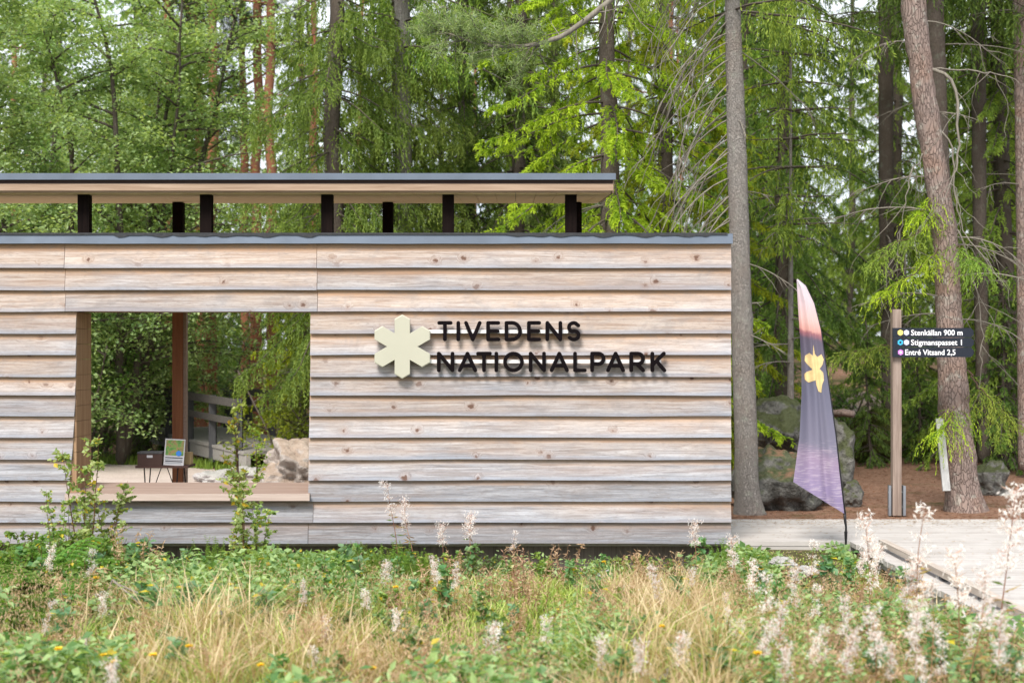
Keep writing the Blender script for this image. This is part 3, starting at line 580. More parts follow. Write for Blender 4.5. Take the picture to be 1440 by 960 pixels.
# ------------------------------------------------------------------ footbridge
B_=thing('footbridge','grey timber footbridge with plank deck and two-board railings, seen through the opening','bridge',(0,0,0))
A0=P(203,604,25.5); A1=P(345,638,21.2)
dv=A1-A0; dv/=np.linalg.norm(dv); side=np.array([-dv[1],dv[0],0]); side=side/np.linalg.norm(side)
if side[1]<0: side=-side
Lb=np.linalg.norm(A1-A0); b=MB()
s_=0
while s_<Lb:
    p=A0+dv*s_; q=p+side*1.5; b.beam(p,q,.13,.045); s_+=.14
b.build('deck',M['bridge_deck'],B_)
for o_ in (.05,1.4):
    b=MB(); b.beam(A0+side*o_-[0,0,.12],A1+side*o_-[0,0,.12],.07,.18); b.build('beam',M['bridge_deck'] if o_<1 else M['rust'],B_)
for sgn,o_ in ((0,.03),(1,1.47)):
    for f_ in (.04,.26,.48,.70,.93):
        p=A0+dv*Lb*f_+side*o_; b=MB(); b.beam(p-[0,0,.25],p+[0,0,.80],.11,.09); b.build('railing_post',M['bridge'],B_)
    for hz_,w_ in ((.74,.12),(.46,.10)):
        b=MB(); b.beam(A0+dv*Lb*.02+side*(o_-.07)+[0,0,hz_],A0+dv*Lb*(.95 if sgn==0 else .98)+side*(o_-.07)+[0,0,hz_],.035,w_); b.build('rail_board',M['railing'],B_)
for f_ in (.15,.55,.9):
    for o_ in (.1,1.4):
        p=A0+dv*Lb*f_+side*o_; b=MB(); b.beam(p-[0,0,.2],np.array([p[0],p[1],float(gz(p[0],p[1]))-.1]),.12,.12); b.build('support_leg',M['rust'],B_)

# ------------------------------------------------------------------ rocks
def rock(label,cx,cy,cz,sx,sy,sz,mat,seed,group=None,name='boulder',rough=.22,flat=0.0,rz=0):
    r=np.random.default_rng(seed); nu,nv=84,52
    th=np.linspace(0,2*PI,nu,endpoint=False); ph=np.linspace(-PI/2,PI/2,nv)
    T_,Pp=np.meshgrid(th,ph); d=np.stack([np.cos(Pp)*np.cos(T_),np.cos(Pp)*np.sin(T_),np.sin(Pp)],-1)
    rad=np.ones(T_.shape)
    for k_ in range(9):   # planar cuts give facets
        nrm=r.standard_normal(3); nrm/=np.linalg.norm(nrm); lim=r.uniform(.68,.95); dp=d@nrm
        rad=np.minimum(rad,np.where(dp>.05,lim/np.maximum(dp,.05),9))
    for k_ in range(14):
        w_=r.standard_normal(3)*r.uniform(2,7); rad+=rough*.12*np.sin(d@w_+r.uniform(0,6))
    fl_=np.array([mnoise.fractal(Vector((float(a),float(b_),float(c_)))*2.3+Vector((seed*3.1,0,0)),.75,2.1,6) for a,b_,c_ in d.reshape(-1,3)]).reshape(rad.shape); fl_[0,:]=fl_[0,0]; fl_[-1,:]=fl_[-1,0]; rad=rad+.10*fl_
    v=d*rad[...,None]*np.array([sx,sy,sz]); i=np.arange(nv-1)[:,None]*nu; j=np.arange(nu)[None,:]; k=(j+1)%nu
    b=MB(); b.add(v.reshape(-1,3),np.stack([i+j,i+k,i+nu+k,i+nu+j],-1).reshape(-1,4)); o=b.build(name,mat,None,True)
    o.location=(cx,cy,cz); o.rotation_euler=(0,0,rz); return setp(o,label,'boulder' if name=='boulder' else 'stone',group)
def rockpx(label,x0,x1,y0,y1,Y,mat,seed,dep=None,**k):
    w=(x1-x0)/2/F*Y; h=(y1-y0)/F*Y; cx=PX((x0+x1)/2,Y); zb=PZ(y1,Y); return rock(label,cx,Y+(dep or w)*.6,zb+h*.45,w*1.12,dep or w,h*.62,mat,seed,**k)
rockpx('grey boulder with a needle-covered mossy top, right behind the grey spruce trunk',1040,1166,632,722,16.3,M['rockn'],3,dep=.6)
rockpx('rounded grey-green boulder rising behind the needle-topped one, left of the flag',1052,1145,566,650,18.6,M['rock'],8,dep=.6)
rockpx('dark mossy boulder half hidden by the right edge of the flag',1140,1206,590,708,17.0,M['rock'],15,dep=.6)
rockpx('small lichened stone at the foot of the dark mossy boulder',1184,1212,680,716,16.6,M['rock'],21)
rockpx('pale split rock face behind the flag, under low spruce twigs',1180,1250,552,620,25,M['rockpale'],31)
rockpx('low mossy mound between flag and signpost',1195,1262,575,640,23,M['moss'],35)
rockpx('mossy mound behind the foot of the signpost',1255,1330,585,640,24,M['moss'],36)
rockpx('dark mossy stone right of the leaning pine base',1375,1425,655,700,18,M['rock'],41)
rockpx('large pinkish granite outcrop filling the right corner of the opening',352,500,622,700,18.6,M['rockpale'],52,dep=.9)
for k_,(x,y,l) in enumerate(((322,672,'long low grey rubble stone left of the granite outcrop'),(345,668,'pale rubble stone leaning on the granite outcrop'),(385,676,'whitish rubble stone at the foot of the granite outcrop'),(300,676,'small flat rubble stone nearest the table legs'))):
    Y=1.75*F/(y+3-YH); rock(l,PX(x,Y),Y,.06,.28,.2,.10,M['stone'],60+k_,name='rubble_stone')
for k_,(x,y,l) in enumerate(((1100,790,'grey flat stone in the grass just right of the wall corner'),(1130,795,'second flat grey stone in the grass, nearer the flag'),(940,842,'broken pale slab lying in dry grass below the letter K'),(905,800,'pale slab end under the wall below the letter R'),(880,836,'small pale stone in bare soil under the sign'),(960,800,'flat grey slab near the right wall corner'),(850,800,'long pale slab along the foot of the wall'),(195,790,'grey stone under the opening sill'))):
    Y=(1.80 if x>1030 else 1.93)*F/(y-YH); rock(l,PX(x,Y),Y,float(gz(PX(x,Y),Y))+.03,.13,.11,.05,M['stone'],80+k_,name='flat_stone',rough=.4)
k=NT('log'); 
t=MB(); t.tube([P(1120,580,22),P(1150,583,21.5),P(1185,580,21),P(1200,582,20.8)],[.05,.055,.06,.05],10,None,.12); setp(t.build('fallen_log',M['bark_pine'],None,True),'brown fallen log lying behind the flag on the mossy rocks','log')
t=MB(); t.tube([P(925,962,7.6),P(945,942,7.9),P(965,932,8.1)],[.025,.03,.012],8,None,.12); setp(t.build('driftwood_stick',M['deadwood'],None,True),'weathered silver stick in the grass at the front','stick')
t=MB(); t.tube([P(158,815,10),P(185,838,9.9),P(205,858,9.8)],[.008,.007,.005],6,None,.1); t.tube([P(160,818,10),P(200,836,9.9),P(235,850,9.8)],[.007,.006,.004],6,None,.1); t.tube([P(158,815,10),P(150,835,10)],[.007,.004],6); setp(t.build('dead_twig',M['deadwood'],None,True),'forked dead twig among grass below the left end of the opening','twig')
t=MB(); t.tube([P(180,763,12.9),P(200,768,12.8),P(222,776,12.7)],[.010,.012,.009],6,None,.1); setp(t.build('dead_twig',M['deadwood'],None,True),'pale bent twig right under the sill of the opening','twig')
t=MB(); t.tube([P(308,850,9),P(322,895,8.9),P(332,945,8.8)],[.006,.008,.009],6,None,.1); setp(t.build('dead_twig',M['deadwood'],None,True),'upright brown stalk in dry grass below the right half of the opening','twig')
b=MB(); A=P(1321,588,16.1); Bq=P(1331,690,15.9); b.beam(A,Bq,.085,.03); setp(b.build('leaning_plank',M['palewood'],None),'pale grey weathered plank leaning on the big pine trunk','plank')

# ------------------------------------------------------------------ tree generators
def curve_pts(p0,d0,L,n,droop,rng,wig=.08):
    p=np.array(p0,float); d=np.array(d0,float); d/=np.linalg.norm(d); pts=[p.copy()]; st=L/n
    for i in range(n):
        d=d+np.array([0,0,-droop*st])+rng.standard_normal(3)*wig*[1,1,.6]; d/=np.linalg.norm(d); p=p+d*st; pts.append(p.copy())
    return np.array(pts)
def trunk_mb(Ht,r0,seed,n=10,lean=.0,pts=None,rad=None,flare=.35,lump=.03):
    r=np.random.default_rng(seed); b=MB()
    if pts is None:
        z=np.concatenate([[-.3,0,.15,.4,.8],np.arange(1.4,Ht,.6),[Ht]]); w=.05*np.cumsum(r.standard_normal((len(z),2))*.5,axis=0)
        w[:3]=0; pts=np.stack([w[:,0]+lean*z,w[:,1],z],-1)
    else: pts=np.asarray(pts,float); z=pts[:,2]; Ht=z.max()
    rad=r0*(1-.88*np.clip(z/Ht,0,1))**.8*(1+flare*np.exp(-np.clip(z,0,9)/.22)) if rad is None else np.asarray(rad)
    b.tube(pts,rad,n,None,lump,r); return b,pts,rad
def spruce(seed,Ht=15,zb=1.0,Lmax=2.2,r0=.16,step=.34,dens=1.0,ls=.055,hang=.36,col=((.07,.13,.02),(.20,.27,.035)),bare=.15,nbr=5,zvis=8.5,dead_below=True,twl=1.0,vd=.65):
    r=np.random.default_rng(seed); tb,tp,tr=trunk_mb(Ht,r0,seed); fo=MB(); br=MB()
    z=zb; c0=np.array(col[0]); c1=np.array(col[1]); br.tube(tp[tp[:,2]>.3],.02,4)
    while z<Ht-.2:
        f=(z-zb)/(Ht-zb); hi=z>zvis; kk=nbr if not hi else 4
        tx_=np.interp(z,tp[:,2],tp[:,0]); ty_=np.interp(z,tp[:,2],tp[:,1]); a0=r.uniform(0,2*PI)
        for j in range(kk):
            a=a0+j*2*PI/kk+r.uniform(-.35,.35); L=Lmax*(1-f)**.75*r.uniform(.6,1.12)
            if L<.25: continue
            n=9; el=.12-.35*(1-f)+r.uniform(-.1,.1); pts=[np.array([tx_,ty_,z+r.uniform(-.12,.12)])]; st=L/n; aa=a
            for i in range(n):
                s_=i/n; e_=el-.55*math.sin(s_*PI*.75)*(1-f*.6)+.75*max(0,s_-.6)
                aa+=r.uniform(-.07,.07); pts.append(pts[-1]+st*np.array([math.cos(aa)*math.cos(e_),math.sin(aa)*math.cos(e_),math.sin(e_)]))
            pts=np.array(pts); br.tube(pts,np.linspace(.011+.004*L,.003,n+1),4 if hi else 5)
            # twigs
            ns=max(4,int(L/.043*dens*(.5 if hi else 1))); t_=r.uniform(.12,1.0,ns)**.8; idx=t_*n; P0=np.stack([np.interp(idx,np.arange(n+1),pts[:,q]) for q in range(3)],-1)
            dr=np.array([math.cos(aa),math.sin(aa),0]); sd=np.array([-dr[1],dr[0],0]); sg_=r.choice([-1,1],ns)
            outd=dr[None]*r.uniform(.2,.9,ns)[:,None]+sd[None]*(sg_*r.uniform(.3,1.,ns))[:,None]; outd/=np.linalg.norm(outd,axis=1,keepdims=True)
            tl=hang*twl*r.uniform(.45,1.35,ns)*(1-.45*t_)*(1-.3*f); sp=r.uniform(.25,.6,ns)*(1.25-.55*vd)*1.35
            nl=int(18*(.5 if hi else 1)*(.055/ls)**.6); u=(np.arange(nl)+.5)/nl; u=np.clip(np.tile(u,(ns,1))+r.uniform(-.03,.03,(ns,nl)),.005,1); 
            hz_=tl[:,None]*sp[:,None]*(1-(1-u)**2); vz=-tl[:,None]*(u**1.3)*vd
            pos=P0[:,None,:]+outd[:,None,:]*hz_[...,None]; pos[...,2]+=vz
            tan=outd[:,None,:]*(sp[:,None]*2*(1-u))[...,None]; tan[...,2]+=-1.3*vd*u**.3
            pos=pos.reshape(-1,3); tan=tan.reshape(-1,3); tan/=np.linalg.norm(tan,axis=1,keepdims=True)
            dd=tan+r.standard_normal(tan.shape)*.45
            tone=np.clip(r.normal(.45,.22,ns)[:,None]+.35*(u-.4)+.0*f,0,1).reshape(-1)
            tone=np.clip(tone+r.uniform(-.15,.15,len(tone)),0,1)[:,None]
            cc=c0*(1-tone)+c1*tone
            fo.leaves(pos,dd,ls*r.uniform(.7,1.4,len(pos)),ls*.34*(1.5 if hi else 1),cc,r)
        z+=step*(1.0 if not hi else 1.6)*r.uniform(.8,1.2)
    dm=MB()
    if dead_below:
        z=.8; dm.tube(tp[(tp[:,2]>.3)&(tp[:,2]<7.5)],.02,4)
        while z<min(zb+2.5,6):
            a=r.uniform(0,2*PI); L=r.uniform(.4,1.4); p=curve_pts((np.interp(z,tp[:,2],tp[:,0]),np.interp(z,tp[:,2],tp[:,1]),z),(math.cos(a),math.sin(a),.05),L,6,.6,r,.12)
            dm.tube(p,np.linspace(.012,.003,7),4)
            for _ in range(3):
                i=r.integers(1,6); q=curve_pts(p[i],p[i]-p[i-1]+r.standard_normal(3)*.1*L,L*.4,4,.9,r,.18); dm.tube(q,np.linspace(.006,.002,5),3)
            z+=r.uniform(.15,.4)
    return tb,fo,br,dm
def broadleaf(seed,Ht=9,r0=.09,nst=3,zb=.8,spread=1.0,leaf=.065,nleaf=26000,col=((.045,.10,.02),(.13,.22,.04)),Lb=1.9,cut=7.5):
    r=np.random.default_rng(seed); tb=MB(); tips=[]
    for s_ in range(nst):
        a=r.uniform(0,2*PI); d=np.array([math.cos(a)*.16*spread*(nst>1),math.sin(a)*.16*spread*(nst>1),1.]); p=curve_pts((math.cos(a)*.12*(nst>1),math.sin(a)*.12*(nst>1),-.2),d,Ht*r.uniform(.75,1),16,-.02,r,.05)
        tb.tube(p,np.linspace(r0*r.uniform(.7,1),.012,17),8,None,.04,r)
        zc=zb
        while zc<p[-1,2]-.1:
            i=np.interp(zc,p[:,2],np.arange(17)); b0=np.stack([np.interp(i,np.arange(17),p[:,q]) for q in range(3)]); a=r.uniform(0,2*PI); f=(zc-zb)/(Ht-zb)
            L=Lb*(1-.6*f)*r.uniform(.5,1.15); q=curve_pts(b0,(math.cos(a),math.sin(a),.55),L,8,.35,r,.1); tb.tube(q,np.linspace(.012+.008*L,.003,9),5)
            for _ in range(5):
                i2=r.integers(2,9); L2=L*r.uniform(.25,.5); w=curve_pts(q[i2],q[i2]-q[i2-1]+r.standard_normal(3)*.12*L,L2,5,.5,r,.14); tb.tube(w,np.linspace(.006,.002,6),3); tips.append(w)
            tips.append(q[3:])
            zc+=r.uniform(.12,.3)*(1 if zc<cut else 2)
    fo=MB(); per=max(3,int(nleaf/len(tips)/2.2)); c0=np.array(col[0]); c1=np.array(col[1]); pos=[];tone=[]
    for w in tips:
        m=int(per*(1+.8*(len(w)>6))*(1 if w[0,2]<cut else .5)); k=r.uniform(0,len(w)-1,m); q=np.stack([np.interp(k,np.arange(len(w)),w[:,i]) for i in range(3)],-1)
        q+=r.standard_normal(q.shape)*np.array([.13,.13,.07])*leaf/.065; pos.append(q); tone.append(np.clip(r.normal(.45,.2)+r.uniform(-.25,.25,m),0,1))
    pos=np.concatenate(pos); tone=np.concatenate(tone)[:,None]; dd=r.standard_normal(pos.shape)*[1,1,.45]-[0,0,.25]
    nrm=r.standard_normal(pos.shape)*.55+[0,0,1.]
    fo.leaves(pos,dd,leaf*r.uniform(.4,1.5,len(pos)),leaf*r.uniform(.45,.95,len(pos)),c0*(1-tone)+c1*tone,r,.12,nrm); return tb,fo
def tuft_branch(fo,br,pts,rng,col,nt=40,rad=.014,ln=.075,side=.35):
    """pine bough: bare branch ending in needle tufts"""
    n=len(pts); br.tube(pts,np.linspace(rad,.004,n),6,None,.05,rng)
    tops=[]
    for _ in range(nt):
        k=rng.uniform(.25,1)*(n-1); b0=np.stack([np.interp(k,np.arange(n),pts[:,q]) for q in range(3)]); i=int(min(k,n-2)); d=pts[i+1]-pts[i]; d/=np.linalg.norm(d)
        w=curve_pts(b0,d+rng.standard_normal(3)*.8+[0,0,.3],side*rng.uniform(.3,1),4,-.5,rng,.15); br.tube(w,np.linspace(.005,.003,5),3); tops.append(w)
    w=np.concatenate([t_[2:] for t_ in tops]); w=np.repeat(w,18,axis=0); dd=rng.standard_normal(w.shape); tone=rng.uniform(0,1,(len(w),1)); c0,c1=np.array(col[0]),np.array(col[1])
    fo.leaves(w+rng.standard_normal(w.shape)*.012,dd,ln*rng.uniform(.7,1.2,len(w)),.0085,c0*(1-tone)+c1*tone,rng)
def pine(seed,Ht=17,r0=.105,zb=5.5,n=26,Lb=2.0):
    r=np.random.default_rng(seed); tb,tp,tr=trunk_mb(Ht,r0,seed,flare=.2); fo=MB(); br=MB(); br.tube(tp[tp[:,2]>zb-.5],.01,4)
    for i in range(n):
        z=zb+(Ht-zb)*(i/n)**.85; a=r.uniform(0,2*PI); L=Lb*(1-.55*i/n)*r.uniform(.6,1.1)
        p=curve_pts((np.interp(z,tp[:,2],tp[:,0]),np.interp(z,tp[:,2],tp[:,1]),z),(math.cos(a),math.sin(a),.2),L,8,-.12,r,.14)
        tuft_branch(fo,br,p,r,((.05,.10,.045),(.12,.20,.08)),int(34),.03,.10,.5)
    dm=MB(); dm.tube(tp[(tp[:,2]>2)&(tp[:,2]<zb+2.5)],.02,4)
    for z in np.arange(2.5,zb+2,.5):
        a=r.uniform(0,2*PI); L=r.uniform(.3,1.1); p=curve_pts((np.interp(z,tp[:,2],tp[:,0]),np.interp(z,tp[:,2],tp[:,1]),z),(math.cos(a),math.sin(a),.1),L,6,.1,r,.18); dm.tube(p,np.linspace(.018,.005,7),5)
    return tb,fo,br,dm

# ------------------------------------------------------------------ label helpers
def seg(px):
    for lim,t in ((60,'beyond the left end of the roof'),(200,'over the roof at its leftmost front post'),(370,'over the roof at its second front post'),(545,'over the roof at its middle front post'),(715,'over the roof at its fourth front post'),(866,'over the right end of the roof'),(1020,'between the roof end and the grey trunk'),(1110,'just right of the grey spruce trunk'),(1190,'behind the feather flag'),(1250,'between the flag and the signpost'),(1300,'behind the signpost'),(1400,'behind the big leaning pine')):
        if px<lim: return t
    return 'right of the big leaning pine'
used={}
ORD=['nearest','second nearest','third nearest','fourth nearest','fifth nearest','sixth nearest','seventh nearest','eighth nearest','ninth nearest','tenth nearest']
pending=[]
def place_tree(kind,meshes,px,Y,label=None,s=1.0,rz=0.,group=None,desc=None,cat='tree'):
    X=PX(px,Y); o=thing(kind,label,cat,(X,Y,float(gz(X,Y))),rz,group,s)
    for nm,me in meshes: 
        if me is not None: inst(nm,me,o)
    if label is None: pending.append((desc,seg(px),Y,o))
    return o
def mk(parts,mats):
    out=[]
    for (nm,b),m in zip(parts,mats):
        if b.n: out.append((nm,b.mesh(nm,m,nm in('trunk','branches','bare_branches'))))
    return out

# ---- spruce variants
YG=((.13,.23,.02),(.54,.66,.05)); DG=((.06,.115,.03),(.23,.33,.075)); MG=((.09,.17,.032),(.36,.48,.085))
def spr(seed,bark='bark_dark',**k):
    tb,fo,br,dm=spruce(seed,**k); return mk([('trunk',tb),('crown',fo),('branches',br),('bare_branches',dm)],[M[bark],M['spruce'],M['bark_dark'],M['deadwood']])
V_bright=spr(101,Ht=13,zb=1.4,Lmax=2.5,step=.30,dens=1.25,col=YG,hang=.36,zvis=7.2,vd=.5)
V_curtain=spr(102,Ht=16,zb=2.1,Lmax=1.75,step=.30,dens=1.3,col=((.07,.135,.03),(.30,.40,.085)),hang=.55,vd=.95,zvis=7.2,twl=1.2)
V_dark=spr(103,step=.30,Ht=17,zb=2.2,Lmax=2.5,dens=1.0,col=DG,hang=.42,zvis=8.5)
V_mid=spr(104,step=.30,Ht=14,zb=.8,Lmax=2.4,dens=1.0,col=MG,hang=.36,zvis=8.5)
V_far=spr(105,Ht=17,zb=1.0,Lmax=2.6,dens=.55,ls=.10,col=MG,hang=.45,zvis=12,dead_below=False)
V_far2=spr(106,Ht=15,zb=3.0,Lmax=2.4,dens=.55,ls=.10,col=DG,hang=.5,zvis=12)
V_small=spr(107,Ht=4.2,zb=.25,Lmax=1.3,r0=.05,step=.2,dens=1.1,ls=.05,col=YG,hang=.2,dead_below=False)
place_tree('spruce_tree',V_bright,862,18.6,'bright yellow-green spruce with layered boughs, over the right end of the roof',1.0,.4)
place_tree('spruce_tree',V_bright,935,21.5,'yellow-green spruce between the roof end and the grey trunk, partly behind the brighter one',1.0,2.2)
place_tree('spruce_tree',V_curtain,478,20.8,'big spruce with long hanging curtains of twigs, over the middle roof post',1.0,.9)
place_tree('spruce_tree',V_curtain,566,22.5,'grey-trunked spruce with hanging twigs, right of the big curtain-like spruce',1.0,3.0)
place_tree('spruce_tree',V_dark,655,25.0,'olive spruce in the middle with sparse twiggy boughs over the fourth roof post',1.0,1.2)
place_tree('spruce_tree',V_dark,728,24.0,'twiggy spruce with a dark double-looking trunk, left of the bright spruce',.95,4.0)
place_tree('spruce_tree',V_dark,1110,23.5,'dark spruce just right of the grey trunk, its thin pale stem above the boulder',1.0,5.0)
place_tree('spruce_tree',V_mid,1420,22.0,'green spruce filling the right edge behind the dead boughs',1.0,1.9)
place_tree('spruce_tree',V_mid,1275,29.0,'mid-green spruce between the signpost and the leaning pine, deep in the wood',1.0,3.3)
place_tree('spruce_tree',V_curtain,1560,24.0,'spruce with hanging twigs beyond the right end of the boardwalk',1.0,2.)
place_tree('young_spruce',V_small,432,22.5,'small yellowish young spruce right of the footbridge, seen through the opening',1.1,.3)
V_smalld=spr(108,Ht=4.2,zb=.25,Lmax=1.3,r0=.05,step=.2,dens=1.1,ls=.05,col=DG,hang=.2,dead_below=False)
place_tree('young_spruce',V_smalld,1225,22.6,'low green young spruce on the mossy rocks left of the signpost',.55,1.3)
place_tree('young_spruce',V_smalld,1300,23.2,'bushy young spruce behind the signpost, touching the big pine',.6,2.3)
place_tree('young_spruce',V_smalld,1410,21.4,'young spruce right of the big pine, its boughs brushing the pine trunk',.72,.3)

# ---- grey near trunk with bare sweeping branches
def px_trunk(name_pts,Y,mat,seed,up=14,lump=.03,n=14):
    pts=[];rad=[]
    for py,x0,x1 in name_pts: p=P((x0+x1)/2,py,Y); pts.append(p); rad.append((x1-x0)/2/F*Y)
    top=pts[-1]; dz=up-top[2]; dirx=(pts[-1]-pts[-2]); dirx=dirx/dirx[2]
    for f in (.25,.5,.75,1): pts.append(top+np.array([dirx[0]*dz*f*.5,0,dz*f])); rad.append(rad[len(name_pts)-1]*(1-f*.85))
    pts=np.array(pts); z=np.concatenate([np.arange(pts[0,2],up,.12),[up]]); q=np.stack([np.interp(z,pts[:,2],pts[:,i]) for i in range(3)],-1); r_=np.interp(z,pts[:,2],rad)
    base=np.array([pts[0,0],Y,0.]); b=MB(); b.tube(q-base,r_,n,None,lump,np.random.default_rng(seed)); return b,q-base,base
r=np.random.default_rng(200)
b,q,base=px_trunk([(735,1026,1084),(724,1029,1078),(712,1032,1073),(690,1033,1068),(640,1033,1066),(560,1031,1063),(400,1027,1056),(240,1023,1051),(120,1021,1046),(0,1019,1041)],15.9,'',1)
t=thing('spruce_tree','tall straight grey spruce trunk right behind the end of the boarded wall','tree',base)
b.build('trunk',M['bark_grey'],t,True)
dm=MB(); fo=MB(); br=MB(); dm.tube(q[(q[:,2]>1)&(q[:,2]<8)],.03,5)
def side_branch(dm,q,z,ang,L,droop,r,rad=.012,subs=6,el=.1):
    b0=np.array([np.interp(z,q[:,2],q[:,0]),np.interp(z,q[:,2],q[:,1]),z]); p=curve_pts(b0,(math.cos(ang),math.sin(ang),el),L,10,droop,r,.05); dm.tube(p,np.linspace(rad,.003,11),6,None,.05,r)
    for _ in range(subs):
        i=r.integers(2,10); w=curve_pts(p[i],(p[i]-p[i-1])/np.linalg.norm(p[i]-p[i-1])+r.standard_normal(3)*.35-[0,0,.25],L*r.uniform(.15,.4),5,1.2,r,.16); dm.tube(w,np.linspace(.005,.0015,6),4)
    return p
for z in np.arange(3.3,7.4,.085):
    side_branch(dm,q,z+r.uniform(-.05,.05),PI+r.uniform(-.7,.7),r.uniform(.9,1.9),r.uniform(.5,1.5),r,.009,5,-.15-r.uniform(0,.5))
for z in np.arange(2.0,7,.8): side_branch(dm,q,z,r.uniform(-1.4,1.2),r.uniform(.3,1.6),r.uniform(.3,1.3),r,.007,6,r.uniform(-.3,.2))
pz=side_branch(dm,q,PZ(430,15.9),0.1,.25,2,r,.012,2,.3)
dm.build('bare_branches',M['deadwood'],t,True)
def add_crown(t,q,zb,zt,Lm,col,seed,ls=.055):
    r=np.random.default_rng(seed); fo=MB(); br=MB(); c0=np.array(col[0]); c1=np.array(col[1]); z=zb; br.tube(q[q[:,2]>zb-.5],.02,4)
    while z<zt-.3:
        f=(z-zb)/(zt-zb)
        for j in range(5):
            a=r.uniform(0,2*PI); L=Lm*(1-f)**.7*r.uniform(.5,1.1); b0=np.array([np.interp(z,q[:,2],q[:,0]),np.interp(z,q[:,2],q[:,1]),z]); p=curve_pts(b0,(math.cos(a),math.sin(a),.0),L,9,.25,r,.06); br.tube(p,np.linspace(.018,.004,10),4)
            ns=int(L/.06); k=r.uniform(.2,1,ns)*9; P0=np.stack([np.interp(k,np.arange(10),p[:,i]) for i in range(3)],-1); nl=11
            od=r.standard_normal((ns,3))*[1,1,0]; od/=np.linalg.norm(od,axis=1,keepdims=True); u=(np.arange(nl)+.5)/nl; tl=r.uniform(.2,.5,ns)
            pos=P0[:,None]+od[:,None]*(tl[:,None]*.45*(1-(1-u)**2))[...,None]; pos[...,2]-=tl[:,None]*u**1.3; tan=od[:,None]*(.9*(1-u))[None,:,None]; tan=np.broadcast_to(tan,pos.shape).copy(); tan[...,2]-=1.2*u**.3
            pos=pos.reshape(-1,3); dd=tan.reshape(-1,3)+r.standard_normal(pos.shape)*.4; tone=r.uniform(0,1,(len(pos),1)); fo.leaves(pos,dd,ls*1.2,ls*.32,c0*(1-tone)+c1*tone,r)
        z+=.4
    fo.build('crown',M['spruce'],t); br.build('branches',M['bark_dark'],t)
add_crown(t,q,5.6,14,2.0,MG,5)
# ---- big leaning pine
b,q,base=px_trunk([(735,1320,1398),(722,1325,1390),(705,1329,1382),(680,1330,1376),(640,1326,1371),(600,1322,1366),(540,1319,1361),(480,1317,1355),(400,1315,1350),(320,1311,1345),(240,1299,1331),(200,1294,1325),(160,1287,1320),(120,1280,1313),(90,1279,1311),(60,1273,1306),(0,1267,1301)],16.2,'',2,lump=.045,n=18)
t=thing('pine_tree','large reddish pine trunk leaning left with plated bark, behind the direction boards','tree',base); b.build('trunk',M['bark_pine'],t,True)
r=np.random.default_rng(300); dm=MB(); dm.tube(q[(q[:,2]>1)&(q[:,2]<7)],.03,5)
for (z_,a,L,d_,rad) in ((PZ(160,16.2),-.1,.5,1.2,.010),(PZ(335,16.2),-.25,1.3,1.1,.011),(PZ(300,16.2),PI+.2,1.3,.5,.012),(PZ(250,16.2),PI-.2,1.0,.6,.010),(PZ(420,16.2),PI+.3,1.2,.45,.011),(PZ(390,16.2),-.4,1.3,.6,.013),(PZ(60,16.2),PI,.8,1.2,.008),(PZ(30,16.2),.0,1.2,.9,.009),(PZ(450,16.2),0.1,1.0,.9,.010),(PZ(345,16.2),.2,1.5,.9,.010)):
    side_branch(dm,q,z_,a,L,d_,r,rad,9,.2)
def px_branch(k_,Y,rad,nt_):
    p=np.array([P(a,b_,Y-.05*i)-base for i,(a,b_) in enumerate(k_)]); p[0]=[np.interp(p[0,2],q[:,2],q[:,0]),0,p[0,2]]; kk=np.linspace(0,len(k_)-1,18); p=np.stack([np.interp(kk,np.arange(len(k_)),p[:,i]) for i in range(3)],-1); p[1:-1]+=r.standard_normal((16,3))*.012
    dm.tube(p,np.linspace(rad,.003,18),6)
    for _ in range(nt_):
        i=r.integers(4,18); w=curve_pts(p[i],(r.uniform(-.8,.8),r.uniform(-.5,.5),-.8),r.uniform(.3,1.1),8,.3,r,.22); dm.tube(w,np.linspace(.0045,.0015,9),4)
px_branch([(1318,92),(1335,108),(1346,140),(1350,180),(1349,215),(1343,240),(1334,262),(1326,285)],16.2,.022,9)
px_branch([(1320,160),(1333,195),(1341,230),(1345,290),(1356,325),(1375,350),(1392,372)],16.2,.012,12)
px_branch([(1330,300),(1350,330),(1372,400),(1382,470),(1378,520)],16.2,.012,12)
px_branch([(1300,200),(1282,240),(1270,300),(1262,350)],16.2,.009,7)
px_branch([(1315,310),(1290,322),(1262,350),(1245,400),(1238,440)],16.2,.010,8)
px_branch([(1330,95),(1370,98),(1410,106),(1450,125)],16.2,.010,8)
dm.build('bare_branches',M['deadwood'],t,True)
fo=MB(); br=MB()
for i in range(16):
    z=8.0+i*.4; a=r.uniform(0,2*PI); p=curve_pts((np.interp(z,q[:,2],q[:,0]),0,z),(math.cos(a),math.sin(a),.3),2.2*(1-.03*i)*r.uniform(.6,1),8,-.1,r,.12); tuft_branch(fo,br,p,r,((.05,.10,.045),(.13,.22,.09)),26,.03,.10,.5)
fo.build('crown',M['spruce'],t); br.build('branches',M['bark_red'],t)
